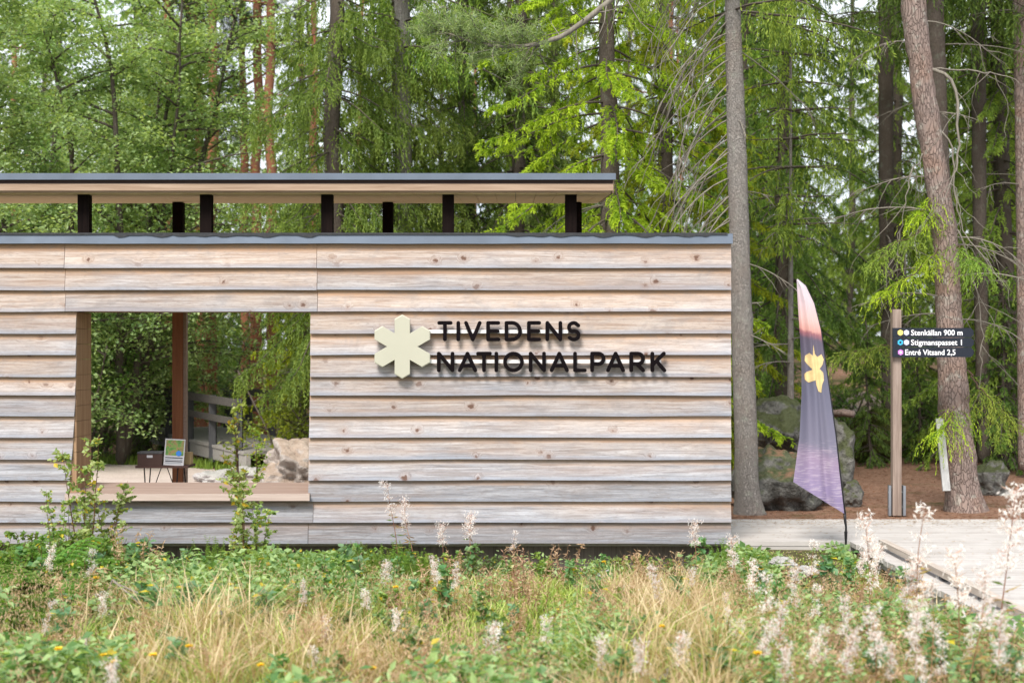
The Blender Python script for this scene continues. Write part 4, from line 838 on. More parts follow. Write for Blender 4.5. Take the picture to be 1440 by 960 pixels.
# green sprays low on the pine side
def spray(t,pts_px,Y,base,seed,col=YG,hang=.22,dens=1.,name='green_bough'):
    r=np.random.default_rng(seed); pts=np.array([P(a,b_,Y+d_)-base for a,b_,d_ in pts_px]); k=np.linspace(0,len(pts)-1,14); pts=np.stack([np.interp(k,np.arange(len(pts)),pts[:,i]) for i in range(3)],-1); pts[1:-1]+=r.standard_normal(pts[1:-1].shape)*.02
    b=MB(); b.tube(pts,np.linspace(.010,.003,14),5,(.16,.11,.08)); L=np.linalg.norm(np.diff(pts,axis=0),axis=1).sum(); n=14; ns=int(L/.014*dens); t_=r.uniform(.1,1,ns)*13; P0=np.stack([np.interp(t_,np.arange(n),pts[:,i]) for i in range(3)],-1)
    od=r.standard_normal((ns,3))*[1,.7,.3]+ (pts[-1]-pts[0])/L*.8; od/=np.linalg.norm(od,axis=1,keepdims=True); nl=13; u=(np.arange(nl)+.5)/nl; tl=hang*r.uniform(.4,1.2,ns)
    pos=P0[:,None]+od[:,None]*(tl[:,None]*.9*(1-(1-u)**2))[...,None]; pos[...,2]-=.7*tl[:,None]*u**1.5
    tan=od[:,None]*(1.2*(1-u))[None,:,None]+np.zeros_like(pos); tan[...,2]-=.8*u**.5
    pos=pos.reshape(-1,3); dd=tan.reshape(-1,3)+r.standard_normal(pos.shape)*.3; tone=np.clip(r.normal(.55,.25,(ns,1))+.3*(u-.5)[None],0,1).reshape(-1,1)
    c0,c1=np.array(col[0]),np.array(col[1]); b.leaves(pos,dd,.042,.011,c0*(1-tone)+c1*tone,r); o=b.build(name,M['spruce'],t)
for i,pp_ in enumerate(([(1325,300,0),(1290,330,-.2),(1250,350,-.4),(1228,372,-.5)],[(1330,340,0),(1300,372,-.3),(1262,398,-.4),(1240,410,-.5)],[(1340,340,0),(1362,365,-.4),(1392,382,-.5)],[(1322,270,0),(1300,290,-.1),(1285,312,-.3)],[(1330,470,0),(1290,478,.3),(1230,488,.3),(1180,500,.4)],[(1350,560,.1),(1335,590,-.3),(1318,612,-.4)],[(1360,520,.1),(1385,560,-.2),(1420,590,-.2)])):
    spray(t,pp_,16.2,base,400+i,MG if i in(0,2,4,6) else YG,.26 if i<4 else .32,1.2)
# pine bough reaching across the top middle
r=np.random.default_rng(77); k_=[(1290,-420),(1180,-300),(1040,-160),(930,-60),(860,0),(820,32),(790,52),(750,64),(710,66),(670,62),(640,50),(615,44)]
pts=np.array([P(a,b_,15.2+i*.02)-base for i,(a,b_) in enumerate(k_)]); pts[0]=[np.interp(pts[0,2],q[:,2],q[:,0]),0,pts[0,2]]
kk=np.linspace(0,len(k_)-1,30); pts=np.stack([np.interp(kk,np.arange(len(k_)),pts[:,i]) for i in range(3)],-1)
fo=MB(); br=MB(); br.tube(pts,np.linspace(.05,.008,30),7,None,.05,r); tuft_branch(fo,br,pts[13:],r,((.13,.19,.08),(.42,.50,.24)),120,.010,.085,.5)
for _ in range(14):
    i=r.integers(9,20); w=curve_pts(pts[i],pts[i+1]-pts[i]+r.standard_normal(3)*.14,r.uniform(.3,.9),6,.3,r,.14); br.tube(w,np.linspace(.008,.002,7),4)
bo=br.build('bough',M['deadwood'],t,True); fo.build('needle_tufts',M['spruce'],bo)
# ---- other distinct trunks on the right
def trunk_tree(kind,label,pts,Y,mat,seed,crown_zb,Lm,col=DG,dead=8):
    b,q,base=px_trunk(pts,Y,'',seed); t=thing(kind,label,'tree',base); b.build('trunk',M[mat],t,True); r=np.random.default_rng(seed); dm=MB(); dm.tube(q[(q[:,2]>1)&(q[:,2]<crown_zb+1.5)],.02,5)
    for _ in range(dead): side_branch(dm,q,r.uniform(1.5,crown_zb+1),r.uniform(0,2*PI),r.uniform(.5,1.6),.4,r,.011,5,.1)
    dm.build('bare_branches',M['deadwood'],t,True); add_crown(t,q,crown_zb,16,Lm,col,seed,.07); return t
trunk_tree('spruce_tree','straight grey-brown trunk standing right behind the leaning pine',[(640,1322,1358),(400,1318,1345),(200,1308,1333),(0,1301,1327)],20,'bark_dark',11,7,2.2)
trunk_tree('spruce_tree','slim dark trunk right of the leaning pine, behind the hanging dead twigs',[(650,1374,1397),(560,1373,1392),(300,1368,1387),(0,1365,1386)],21.5,'bark_dark',12,6,2.0)
trunk_tree('spruce_tree','slim dark trunk left of the signpost top',[(640,1240,1264),(560,1240,1260),(300,1236,1256),(0,1235,1256)],23.5,'bark_dark',13,7,2.0)
trunk_tree('pine_tree','pinkish pine trunk cut by the right border of the photograph',[(660,1432,1452),(400,1430,1446),(200,1428,1444),(0,1424,1441)],20.5,'bark_pine',14,7,2.0)
trunk_tree('spruce_tree','thin pale young trunk between the grey trunk and the flag',[(600,1106,1117),(480,1108,1116),(330,1109,1115),(250,1110,1114)],20,'bark_grey',15,3.6,1.1,MG,14)
trunk_tree('spruce_tree','grey trunk showing between hanging twigs over the fourth roof post',[(600,560,584),(300,558,580),(0,554,576)],22,'bark_grey',16,6.5,2.2,MG,14)

# ---- left: alders and red pines
AG=((.18,.32,.11),(.55,.70,.32)); BG=((.15,.28,.10),(.48,.62,.28))
def bl(seed,**k):
    tb,fo=broadleaf(seed,**k); return mk([('trunk',tb),('crown',fo)],[M['bark_dark'],M['leaf']])
VA=bl(501,Ht=9.5,nst=4,zb=1.6,nleaf=85000,col=AG,Lb=2.1); VB=bl(502,Ht=9,nst=3,zb=.5,nleaf=85000,col=BG,Lb=2.0); VC=bl(503,Ht=11,nst=2,zb=1.2,nleaf=52000,col=AG,leaf=.08,Lb=2.4,cut=10)
place_tree('alder_tree',VA,160,22.5,'leafy alder with several dark stems over the leftmost roof post',1.0,.2)
place_tree('alder_tree',VB,40,21.5,'light green leafy tree at the left border, over the roof end',1.0,1.2)
place_tree('alder_tree',VA,-110,23,'leafy tree just outside the left border of the photograph',1.0,2.2)
place_tree('alder_tree',VB,205,24.5,'leafy alder filling the space above the second roof post',1.0,3.2)
place_tree('alder_tree',VC,95,28,'taller leafy tree behind the many-stemmed alder',1.0,.8)
VS=bl(504,Ht=2.6,nst=5,zb=.2,r0=.025,nleaf=9000,col=((.05,.12,.02),(.19,.30,.05)),Lb=.8,spread=2.2,leaf=.055)
VS2=bl(505,Ht=2.0,nst=6,zb=.1,r0=.02,nleaf=8000,col=((.10,.17,.025),(.28,.34,.05)),Lb=.7,spread=2.6,leaf=.05)
VS3=bl(506,Ht=1.3,nst=7,zb=.08,r0=.012,nleaf=5200,col=((.05,.12,.03),(.15,.27,.06)),Lb=.5,spread=3,leaf=.045)
for (m_,px,Y,s,l) in ((VS,122,24.0,1.25,'dark leafy bush left of the brown post, seen through the opening'),(VS,205,29,1.5,'tall leafy bush behind the storage box, seen through the opening'),(VS2,418,21.0,1.1,'yellowish bush above the granite outcrop in the opening'),(VS,104,22,1.1,'leafy bush against the left jamb of the opening'),(VS,300,29.5,1.1,'leafy bush behind the footbridge railing'),(VS2,1085,20.2,.7,'yellow-green sapling bush on the boulder right of the grey trunk'),(VS3,1155,24,1.3,'low dark bush behind the flag above the boulders'),(VS3,1235,25,1.2,'low bush in the shade left of the signpost'),(VS3,1345,24.5,1.3,'low bush between the pine trunks'),(VS3,1425,24,1.4,'low bush under the spruce at the right edge'),(VS3,240,24.4,.7,'low nettle clump under the footbridge end'),(VS3,165,23.5,.6,'low green clump at the yard edge left of the box')):
    place_tree('bush',m_,px,Y,l,s,px*.7,cat='bush')
tb,fo,br,dm=pine(601); VP=mk([('trunk',tb),('crown',fo),('branches',br),('bare_branches',dm)],[M['bark_red'],M['spruce'],M['bark_red'],M['bark_red']])
tb,fo,br,dm=pine(602,Ht=19,r0=.125,zb=8,n=24); VP2=mk([('trunk',tb),('crown',fo),('branches',br),('bare_branches',dm)],[M['bark_red'],M['spruce'],M['bark_red'],M['bark_red']])
for (m_,px,Y,l) in ((VP2,303,27,'reddish pine trunk over the second roof post, thickest of its cluster'),(VP,286,29,'reddish pine trunk just left of the thickest one'),(VP,349,30,'slim reddish pine alone in the bright sky gap'),(VP2,366,28.5,'reddish pine right of the sky gap'),(VP2,379,27.5,'reddish pine beside the curtain-like spruce'),(VP,243,28.5,'orange-brown pine half hidden behind the alder leaves'),(VP,270,36,'thin far pine left of the reddish cluster'),(VP2,440,37,'pine hidden behind the curtain-like spruce'),(VP,20,36,'far pine behind the leftmost leafy tree')):
    place_tree('pine_tree',m_,px,Y,l,1.0,px*.3,group='red pines behind the shelter')

# ---- depth: rows of far trees
r=np.random.default_rng(900)
far=[]
for Y,stp,jit in ((31,190,50),(38,170,50),(47,150,50),(60,110,35)):
    px=-140+r.uniform(0,60)
    while px<1600:
        far.append((px+r.uniform(-jit,jit),Y+r.uniform(-3,3))); px+=stp
for px,Y in far:
    X=PX(px,Y)
    if 265<px<400: 
        continue
    if -200<px<30 and Y<50: continue
    if 1085<px<1235 and Y<44: continue
    if 600<px<690 and Y<45: continue
    u=r.uniform()
    if px<420: m_,kd,ds=((VC,'alder_tree','far leafy tree') if u<.6 else (V_far,'spruce_tree','far green spruce'))
    elif u<.5: m_,kd,ds=V_far,'spruce_tree','far full-skirted spruce'
    elif u<.85: m_,kd,ds=V_far2,'spruce_tree','far dark spruce'
    else: m_,kd,ds=VP,'pine_tree','far reddish pine'
    place_tree(kd,m_,px,Y,None,r.uniform(.85,1.15)*(1+.1*(Y>50)),r.uniform(0,6),'far trees of the wood',ds)
pending.sort(key=lambda a:(a[0],a[1],a[2])); cnt={}; tot={}
for d,sg_,Y,o in pending: tot[(d,sg_)]=tot.get((d,sg_),0)+1
for d,sg_,Y,o in pending:
    k=cnt[(d,sg_)]=cnt.get((d,sg_),0)+1
    o['label']=d+' '+sg_+(', '+ORD[k-1] if tot[(d,sg_)]>1 else '')
# far wood as one mass beyond
r=np.random.default_rng(901); b=MB(); N=60000; X=r.uniform(-75,75,N); Y=70+r.uniform(0,14,N); hgt=np.clip(7.5+1.8*np.sin(X*.35)+1.2*np.sin(X*.9+1),4,11); Zr=r.uniform(0,1,N)**1.1*hgt; pos=np.stack([X,Y,gz(X,Y)+Zr],-1)
tone=r.uniform(0,1,(N,1)); b.leaves(pos,r.standard_normal((N,3))-[0,0,.8],.6*r.uniform(.6,1.3,N),.24,np.array((.04,.07,.02))*(1-tone)+np.array((.12,.17,.04))*tone,r); setp(b.build('distant_wood',M['spruce']),'distant green wood closing off the view behind the trees','woodland',None,'stuff')

# ------------------------------------------------------------------ ground litter & undergrowth behind
r=np.random.default_rng(950); b=MB(); N=26000; X=r.uniform(-9,13,N); Y=15.4+r.uniform(0,1,N)**1.5*12; keep=~((X<1.7)&(Y<22.6)); X=X[keep];Y=Y[keep]; pos=np.stack([X,Y,gz(X,Y)+.006],-1); dd=r.standard_normal((len(X),3))*[1,1,.12]; tone=r.uniform(0,1,(len(X),1))
b.leaves(pos,dd,r.uniform(.03,.09,len(X)),.008,np.array((.13,.06,.035))*(1-tone)+np.array((.42,.25,.15))*tone,r,nrm=r.standard_normal((len(X),3))*.2+[0,0,1]); setp(b.build('needle_litter',M['grass']),'brown needle litter and twigs on the forest floor','litter',None,'stuff')
b=MB(); N=30000; X=r.uniform(-16,16,N); Y=r.uniform(23.2,42,N); n_=noise2(X*1.5,Y*1.5,12); keep=(n_>-.05)&~((X>2.6)&(Y<23.6)); X=X[keep];Y=Y[keep]; pos=np.stack([X,Y,gz(X,Y)+r.uniform(0,.22,len(X))],-1); tone=r.uniform(0,1,(len(X),1)); b.leaves(pos,r.standard_normal((len(X),3))+[0,0,.8],r.uniform(.05,.12,len(X)),.04,np.array((.04,.07,.015))*(1-tone)+np.array((.12,.16,.03))*tone,r); setp(b.build('forest_undergrowth',M['leaf']),'low green bilberry and moss undergrowth between the trees','undergrowth',None,'stuff')
def blades(b,X,Y,hh,ww,c,r,bend=.5,zoff=0):
    N=len(X); a=r.uniform(0,2*PI,N); d=np.stack([np.cos(a),np.sin(a),0*a],-1); s_=np.stack([-np.sin(a+r.normal(0,.5,N)),np.cos(a),0*a],-1); p0=np.stack([X,Y,gz(X,Y)-.01+zoff],-1); bd=(bend*r.uniform(.1,1.2,N)*hh)[:,None]; hh=hh[:,None]; ww=ww[:,None]; up=np.array([0,0,1.])
    v0=p0-s_*ww*.5; v1=p0+s_*ww*.5; m=p0+up*hh*.55+d*bd*.3; v2=m+s_*ww*.42; v3=m-s_*ww*.42; tp=p0+up*hh*(1-.15*bend)+d*bd
    v=np.stack([v0,v1,v2,v3,tp],1).reshape(-1,3); i=np.arange(N)*5; b.add(v,np.stack([i,i+1,i+2,i+3],-1),np.stack([i+3,i+2,i+4],-1),np.repeat(c,5,axis=0))
setp(deck_litter.build('deck_litter',M['grass']),'fallen brown needles and bits of leaf lying on the boardwalk','litter',None,'stuff')
b=MB(); N=7000; X=r.uniform(-8.5,1,N); Y=yard_far(X)+r.uniform(-.25,1.3,N); tone=r.uniform(0,1,(N,1)); blades(b,X,Y,r.uniform(.08,.22,N),r.uniform(.01,.02,N),np.array((.10,.20,.03))*(1-tone)+np.array((.26,.36,.06))*tone,r); setp(b.build('yard_edge_grass',M['grass']),'strip of short green grass along the far edge of the gravel yard','grass',None,'stuff')

# ------------------------------------------------------------------ meadow
def meadow_ok(X,Y): return ~((X>3.16)) & (Y<13.38) 
r=np.random.default_rng(1000)
def scatter(N,y0=6.0,y1=13.4,pw=1.0):
    Y=y0+(y1-y0)*r.uniform(0,1,N)**pw; X=r.uniform(-1,1,N)*(Y*.40+.3); k=meadow_ok(X,Y); return X[k],Y[k]
b=MB(); X,Y=scatter(45000); cx_,cy_=scatter(1500,6,13.2); nb_=r.integers(35,95,len(cx_)); tid=np.repeat(np.arange(len(cx_)),nb_); TX=cx_[tid]+r.normal(0,.055,len(tid)); TY=cy_[tid]+r.normal(0,.055,len(tid)); kk_=meadow_ok(TX,TY); TX,TY,tid=TX[kk_],TY[kk_],tid[kk_]
tdry=np.clip(.34+1.9*noise2(cx_*7,cy_*3,21)+r.normal(0,.30,len(cx_)),0,1); th=r.uniform(.5,1.25,len(cx_))
X=np.concatenate([X,TX]); Y=np.concatenate([Y,TY]); tdr=np.concatenate([np.full(len(X)-len(TX),-1.),tdry[tid]]); thh=np.concatenate([np.full(len(X)-len(TX),.75),th[tid]])
n_=noise2(X*2.2,Y*2.2,21)+.4*noise2(X*6,Y*6,22); 
dry=np.clip(.30+1.9*noise2(X*7,Y*3,21)+.12*(11-Y)/3,0,1); rgt=sm(1.2,2.2,X)*sm(11.0,12.2,Y); dry=dry*(1-rgt*.8); dry=np.where(tdr>=0,tdr,dry); dry=np.clip(-.02+.85*dry,.04,.50); lawn=(X>1.9)&(Y>10.9); dry=np.where(lawn,.04,dry); thh=np.where(lawn,.42,thh); thh=thh*(1-.62*sm(11.9,12.8,Y)*(X<1.9)); bare=(np.abs(X-.7)<1.3)&(Y>11.6)&(Y<13.0)&(r.uniform(0,1,len(X))<.72)
X,Y,dry,thh=X[~bare],Y[~bare],dry[~bare],thh[~bare]; N=len(X); isd=r.uniform(0,1,N)<dry; t_=r.uniform(0,1,(N,1)); cd=np.array((.36,.26,.13))*(1-t_)+np.array((.78,.66,.43))*t_; cg=np.array((.13,.27,.04))*(1-t_)+np.array((.60,.70,.20))*t_; c=np.where(isd[:,None],cd,cg)
hh=r.uniform(.08,.22,N)*thh*(1+.8*sm(11.0,8,Y))*(1-.45*sm(12.3,13.1,Y))*(1+.8*noise2(X*3,Y*3,55))*np.where(isd,1.25,.9)*(1-.3*sm(1.6,2.2,X)*sm(11.2,12.4,Y)); blades(b,X,Y,hh,r.uniform(.004,.013,N),c,r,.9); setp(b.build('meadow_grass',M['grass']),'mixed green and straw-dry meadow grass in front of the shelter','grass',None,'stuff')
# fine dry seed heads
b=MB(); X,Y=scatter(5500,6,10.2); keep=noise2(X*5,Y*2.5,31)>-.05; X=X[keep];Y=Y[keep]; N=len(X); hh=r.uniform(.25,.48,N); t_=r.uniform(0,1,(N,1)); c=np.array((.46,.33,.19))*(1-t_)+np.array((.72,.56,.38))*t_; blades(b,X,Y,hh,np.full(N,.0035),c,r,.35)
K=9; pos=np.repeat(np.stack([X,Y,gz(X,Y)+hh*.85],-1),K,axis=0)+r.standard_normal((N*K,3))*[.02,.02,.045]; b.leaves(pos,r.standard_normal((N*K,3))*.5+[0,0,.8],.025,.006,np.repeat(c,K,axis=0),r); setp(b.build('dry_seed_grass',M['grass']),'tall dry straw-coloured grass stalks with loose seed heads','grass',None,'stuff')
# low broad-leaved cover
b=MB(); X,Y=scatter(16000); cx_,cy_=scatter(4200,6,13.3); tid=np.repeat(np.arange(len(cx_)),22); X=np.concatenate([X,cx_[tid]+r.normal(0,.07,len(tid))]); Y=np.concatenate([Y,cy_[tid]+r.normal(0,.07,len(tid))]); kk_=meadow_ok(X,Y); X,Y=X[kk_],Y[kk_]; n_=noise2(X*1.7+5,Y*1.7,41); keep=(noise2(X*7,Y*3,21)+r.normal(0,.16,len(X))<.22)&(noise2(X*6,Y*3,77)>-.12)&~((np.abs(X-1.0)<1.0)&(Y>11.6)&(r.uniform(0,1,len(X))<.7)); X=X[keep];Y=Y[keep]; N=len(X); t_=r.uniform(0,1,(N,1)); c=np.array((.08,.20,.06))*(1-t_)+np.array((.46,.62,.28))*t_; yl=r.uniform(0,1,N)<.012; c[yl]=(.60,.48,.06); hg=r.uniform(.02,.30,N)*(1+.4*sm(11,8,Y))*(1-.72*((X>1.9)&(Y>10.9)))*(1-.6*sm(11.9,12.8,Y)*(X<1.9)); b.leaves(np.stack([X,Y,gz(X,Y)+hg],-1),r.standard_normal((N,3))*[1,1,.4],r.uniform(.02,.05,N)*(1+.8*(noise2(X*2,Y*2,88)>.05)),r.uniform(.014,.036,N)*(1+.8*(noise2(X*2,Y*2,88)>.05)),c,r,.12,r.standard_normal((N,3))*.5+[0,0,1]); setp(b.build('ground_cover',M['leaf']),'low leafy weeds spread between the grass stalks','weeds',None,'stuff')
# leaf and twig litter on bare soil below sign
b=MB(); N=3500; X=1.0+r.normal(0,.7,N); Y=r.uniform(11.6,13.3,N); t_=r.uniform(0,1,(N,1)); b.leaves(np.stack([X,Y,gz(X,Y)+.008],-1),r.standard_normal((N,3))*[1,1,.15],r.uniform(.03,.09,N),r.uniform(.005,.02,N),np.array((.20,.12,.08))*(1-t_)+np.array((.52,.42,.33))*t_,r,nrm=r.standard_normal((N,3))*.3+[0,0,1]); setp(b.build('leaf_litter',M['grass']),'brown dead leaves and bits of bark on the bare soil under the sign','litter',None,'stuff')

# ---- plants
def m_fireweed(seed,Hh,fluffy=1.0):
    r=np.random.default_rng(seed); st=MB(); p=curve_pts((0,0,0),(r.uniform(-.12,.12),r.uniform(-.12,.12),1),Hh,12,0,r,.05); st.tube(p,np.linspace(.0045,.0015,13),5,(.42,.22,.14))
    lf=MB(); n=int(34*Hh); k=r.uniform(.1,.68,n)*12; q=np.stack([np.interp(k,np.arange(13),p[:,i]) for i in range(3)],-1); d=r.standard_normal((n,3))*[1,1,.3]+[0,0,-.1]; t_=r.uniform(0,1,(n,1)); c=np.array((.30,.17,.10))*(1-t_)+np.array((.46,.36,.12))*t_; g=r.uniform(0,1,n)<.35; c[g]=(.13,.22,.05); lf.leaves(q,d,r.uniform(.05,.10,n),.013,c,r,.2)
    pd=MB(); pd.tube(p[7:],.002,3,(.5,.3,.24)); m=int(30*fluffy); k=r.uniform(.62,1.0,m)*12; q=np.stack([np.interp(k,np.arange(13),p[:,i]) for i in range(3)],-1); d=r.standard_normal((m,3))*[1,1,.3]+[0,0,.7]; d/=np.linalg.norm(d,axis=1,keepdims=True)
    pd.leaves(q,d,r.uniform(.04,.075,m),.004,np.tile((.62,.36,.30),(m,1)),r); pd.leaves(q+d*.05,d*.2+r.standard_normal((m,3))*[1,1,.6],.03,.004,np.tile((.66,.45,.38),(m,1)),r)
    fl=MB(); K=13; nf=int(m*.8); qq=np.repeat((q+d*r.uniform(.02,.06,(m,1)))[:nf],K,axis=0)+r.standard_normal((nf*K,3))*.012; tt_=r.uniform(0,1,(nf*K,1)); fl.leaves(qq,r.standard_normal((nf*K,3)),.026,.0065,np.array((.86,.78,.74))*(1-tt_)+np.array((.96,.94,.92))*tt_,r)
    return [('stem',st.mesh('stem',M['grass'],True)),('leaves',lf.mesh('leaves',M['grass'])),('seed_pods',pd.mesh('seed_pods',M['grass'])),('seed_fluff',fl.mesh('seed_fluff',M['fluff']))]
FW=[m_fireweed(700+i,h,f) for i,(h,f) in enumerate(((1.0,1.3),(.75,1.1),(.9,.8),(.6,1.2)))]
def fseg(px):
    for lim,t in ((95,'left of the opening'),(190,'below the left opening jamb'),(270,'below the folding table'),(350,'below the footbridge view'),(440,'below the right opening end'),(525,'between opening and snowflake'),(610,'below the snowflake emblem'),(700,'below the first sign letters'),(780,'below the sign middle'),(860,'below the upper word end'),(945,'below the last sign letters'),(1030,'below the right wall end'),(1110,'before the wall corner'),(1190,'left of the flag foot'),(1250,'right of the flag foot'),(1320,'before the signpost'),(1400,'before the big pine')):
        if px<lim: return t
    return 'by the boardwalk far right'
def dseg(Y): return 'close to the wall' if Y>11.9 else ('midway to the wall' if Y>9.8 else ('towards the front' if Y>8 else 'nearest to the viewer'))
plants=[]
def plant(kind,meshes,X,Y,s,rz,desc,cat,group,tilt=0):
    o=thing(kind,None,cat,(X,Y,float(gz(X,Y))),rz,group,s); 
    if tilt: o.rotation_euler=(tilt*math.sin(rz*3),tilt*math.cos(rz*5),rz)
    for nm,me in meshes: inst(nm,me,o)
    plants.append((desc,fseg(720+X/Y*F),dseg(Y),X/Y,o)); return o
r=np.random.default_rng(1100)
def fw_at(px,top,Y,i,tilt=.08):
    X=PX(px,Y); hgt=PZ(top,Y)-float(gz(X,Y)); hs=(1.0,.75,.9,.6)[i]; plant('fireweed',FW[i],X,Y,hgt/hs,r.uniform(0,6),'fluffy fireweed','fireweed','seeding fireweed in the meadow',tilt)
for px,top,Y,i in ((1403,684,7.6,0),(1290,708,8.2,2),(1222,722,9.4,1),(1190,768,10.5,1),(1140,758,9.8,2),(1042,752,10.2,1),(985,732,12.3,3),(1075,790,9.2,1),(1077,795,8.4,2),(1120,800,8.8,0),(1215,765,8.9,0),(1345,770,7.9,1),(1350,800,7.2,1),(1240,790,8.2,1),(720,742,12.4,2),(560,672,12.6,2),(588,700,12.5,1),(640,790,9.8,0),(625,782,10.2,1),(610,778,10.6,0),(700,880,7.7,3),(415,815,9.4,1),(128,775,11.5,3),(28,775,12.3,3),(55,845,8.4,2),(140,835,9.2,3),(665,722,12.6,3),(630,735,12.4,3),(770,870,8.2,3),(840,895,7.6,3),(515,830,9.5,3),(560,860,8.6,3),(1010,835,9.2,1),(975,800,10.4,3),(1180,830,8.0,0),(1145,820,8.6,2),(1100,850,7.7,1),(1060,870,7.4,1),(1270,810,7.5,0),(1310,820,7.4,2),(1230,850,7.1,1),(1160,880,6.9,1),(460,870,8.5,3),(950,890,7.6,3),(905,905,7.3,3),(1380,860,6.8,1),(1420,850,6.7,2),(160,930,7,3),(1290,860,6.9,0)): fw_at(px,top,Y,i)
for _ in range(16):
    u=r.uniform(); px=r.uniform(1030,1440) if u<.68 else r.uniform(0,1030); Y=r.uniform(6.8,9.6) if u<.68 else r.uniform(7,11.5); X=PX(px,Y)
    if X>3.1: continue
    i=r.integers(0,4); plant('fireweed',FW[i],X,Y,r.uniform(.36,.6)*(1.0,1.25,1.1,1.35)[i],r.uniform(0,6),'fluffy fireweed','fireweed','seeding fireweed in the meadow',.12)
# fern
def m_fern(seed,L=.55,nf=9):
    r=np.random.default_rng(seed); fr=MB(); st=MB()
    for j in range(nf):
        a=j/nf*2*PI+r.uniform(-.3,.3); p=curve_pts((0,0,0),(math.cos(a)*.6,math.sin(a)*.6,1),L*r.uniform(.7,1.1),14,2.2/L*.55,r,.02); st.tube(p,np.linspace(.004,.001,15),4,(.2,.24,.06))
        for i in range(3,15):
            d=p[i]-p[i-1]; d/=np.linalg.norm(d); s_=np.cross(d,[0,0,1.]); s_/=np.linalg.norm(s_)+1e-6; w=.17*L/.55*math.sin((i-1)/14*PI*.9)+.02; m=10
            for sg_ in (-1,1):
                u=np.linspace(.05,1,m); q=p[i]+sg_*s_*(u*w)[:,None]+d*(u*w*.25)[:,None]-np.array([0,0,1])*(u**2*w*.25)[:,None]; t_=r.uniform(0,1,(m,1)); c=np.array((.07,.17,.025))*(1-t_)+np.array((.20,.34,.05))*t_
                for s2 in (-1,1): fr.leaves(q,np.tile(d*s2*1.0+sg_*s_*.5,(m,1)),.050*(1.1-u*.6),.024,c,r,.05,np.tile([0,0,1.],(m,1))+r.standard_normal((m,3))*.1)
    return [('fronds',fr.mesh('fronds',M['leaf'])),('stalks',st.mesh('stalks',M['leaf']))]
FN=[m_fern(801),m_fern(802,.7,8)]
for px,Y,s in ((20,10.6,.9),(55,11.2,.9),(75,10.2,.8),(-10,11.6,.9),(45,9.6,.8),(95,11.8,.8),(100,9.3,.6),(-40,10.2,.9),(70,12.2,.75),(15,12.4,.8),(310,10.6,.6),(450,12.0,.7)):
    plant('fern',FN[int(px)%2],PX(px,Y),Y,s,r.uniform(0,6),'green fern','fern','ferns in the meadow')
# leafy saplings
def m_sap(seed,Hh,leaf,col,ns=1,nb=12,sp=.25,yel=.05,nl=7):
    r=np.random.default_rng(seed); st=MB(); lf=MB(); c0,c1=np.array(col[0]),np.array(col[1])
    for s_ in range(ns):
        p=curve_pts((r.normal(0,.006*ns),r.normal(0,.006*ns),0),(r.uniform(-.15,.15)*(1+3*(ns>5)),r.uniform(-.15,.15)*(1+3*(ns>5)),1),Hh*r.uniform(.65,1),12,0,r,.05); st.tube(p,np.linspace(.006*Hh+.001,.0015,13),5,(.22,.12,.08)); allp=[p[2:]]
        for _ in range(nb):
            i=r.integers(2,12); a=r.uniform(0,2*PI); w=curve_pts(p[i],(math.cos(a),math.sin(a),.7),sp*Hh*r.uniform(.4,1.1)*(1-i/18),5,.6,r,.12); st.tube(w,np.linspace(.003,.001,6),4,(.22,.12,.08)); allp.append(w[1:])
        for w in allp:
            k=r.uniform(0,len(w)-1,nl*2 if len(w)>6 else nl); q=np.stack([np.interp(k,np.arange(len(w)),w[:,i]) for i in range(3)],-1); n=len(q); t_=r.uniform(0,1,(n,1)); c=c0*(1-t_)+c1*t_; y_=r.uniform(0,1,n)<yel; c[y_]=(.65,.50,.05)
            lf.leaves(q,r.standard_normal((n,3))*[1,1,.5]+[0,0,.1],leaf*r.uniform(.6,1.2,n),leaf*.75,c,r,.12,r.standard_normal((n,3))*.6+[0,-.3,.8])
    return [('stem',st.mesh('stem',M['grass'],True)),('leaves',lf.mesh('leaves',M['leaf']))]
SPL=m_sap(820,1.45,.058,((.17,.29,.07),(.60,.68,.34)),3,16,.3,.08,13); SPR=m_sap(821,1.1,.052,((.17,.29,.07),(.56,.66,.30)),3,15,.28,.08,12)
SPY=m_sap(822,1.1,.055,((.20,.34,.06),(.60,.70,.22)),2,12,.26,.08,7)
AS=[m_sap(830,.55,.078,((.08,.20,.09),(.24,.40,.22)),1,5,.3,.04,4),m_sap(831,.42,.062,((.09,.22,.08),(.28,.42,.18)),2,5,.3,.05,5),m_sap(832,.38,.04,((.10,.20,.04),(.30,.42,.08)),3,7,.4,.06,6)]
for m_,px,top,Y,h,l in ((SPL,118,592,12.4,1.45,'tall airy sapling with pale green and yellow leaves before the left jamb'),(SPL,78,675,12.2,1.45,'shorter leafy sapling left of the tall one by the jamb'),(SPR,347,640,12.3,1.1,'slender yellow-green sapling rising past the right part of the sill'),(SPR,150,660,12.6,1.1,'leafy shoot between the tall sapling and the sill'),(SPR,362,690,12.6,1.1,'low leafy shoot right of the slender sapling by the sill'),(SPY,334,532,17.4,1.1,'yellow-green sapling in the yard in front of the footbridge end'),(SPY,362,575,17.9,1.1,'smaller sapling at the left foot of the granite outcrop'),(SPL,330,745,11.6,1.45,'bushy green shoot in the grass under the sill')):
    X=PX(px,Y); g_=float(gz(X,Y)); s=(PZ(top,Y)-g_)/h; o=thing('sapling',l,'sapling',(X,Y,g_),px,None,s); [inst(nm,me,o) for nm,me in m_]
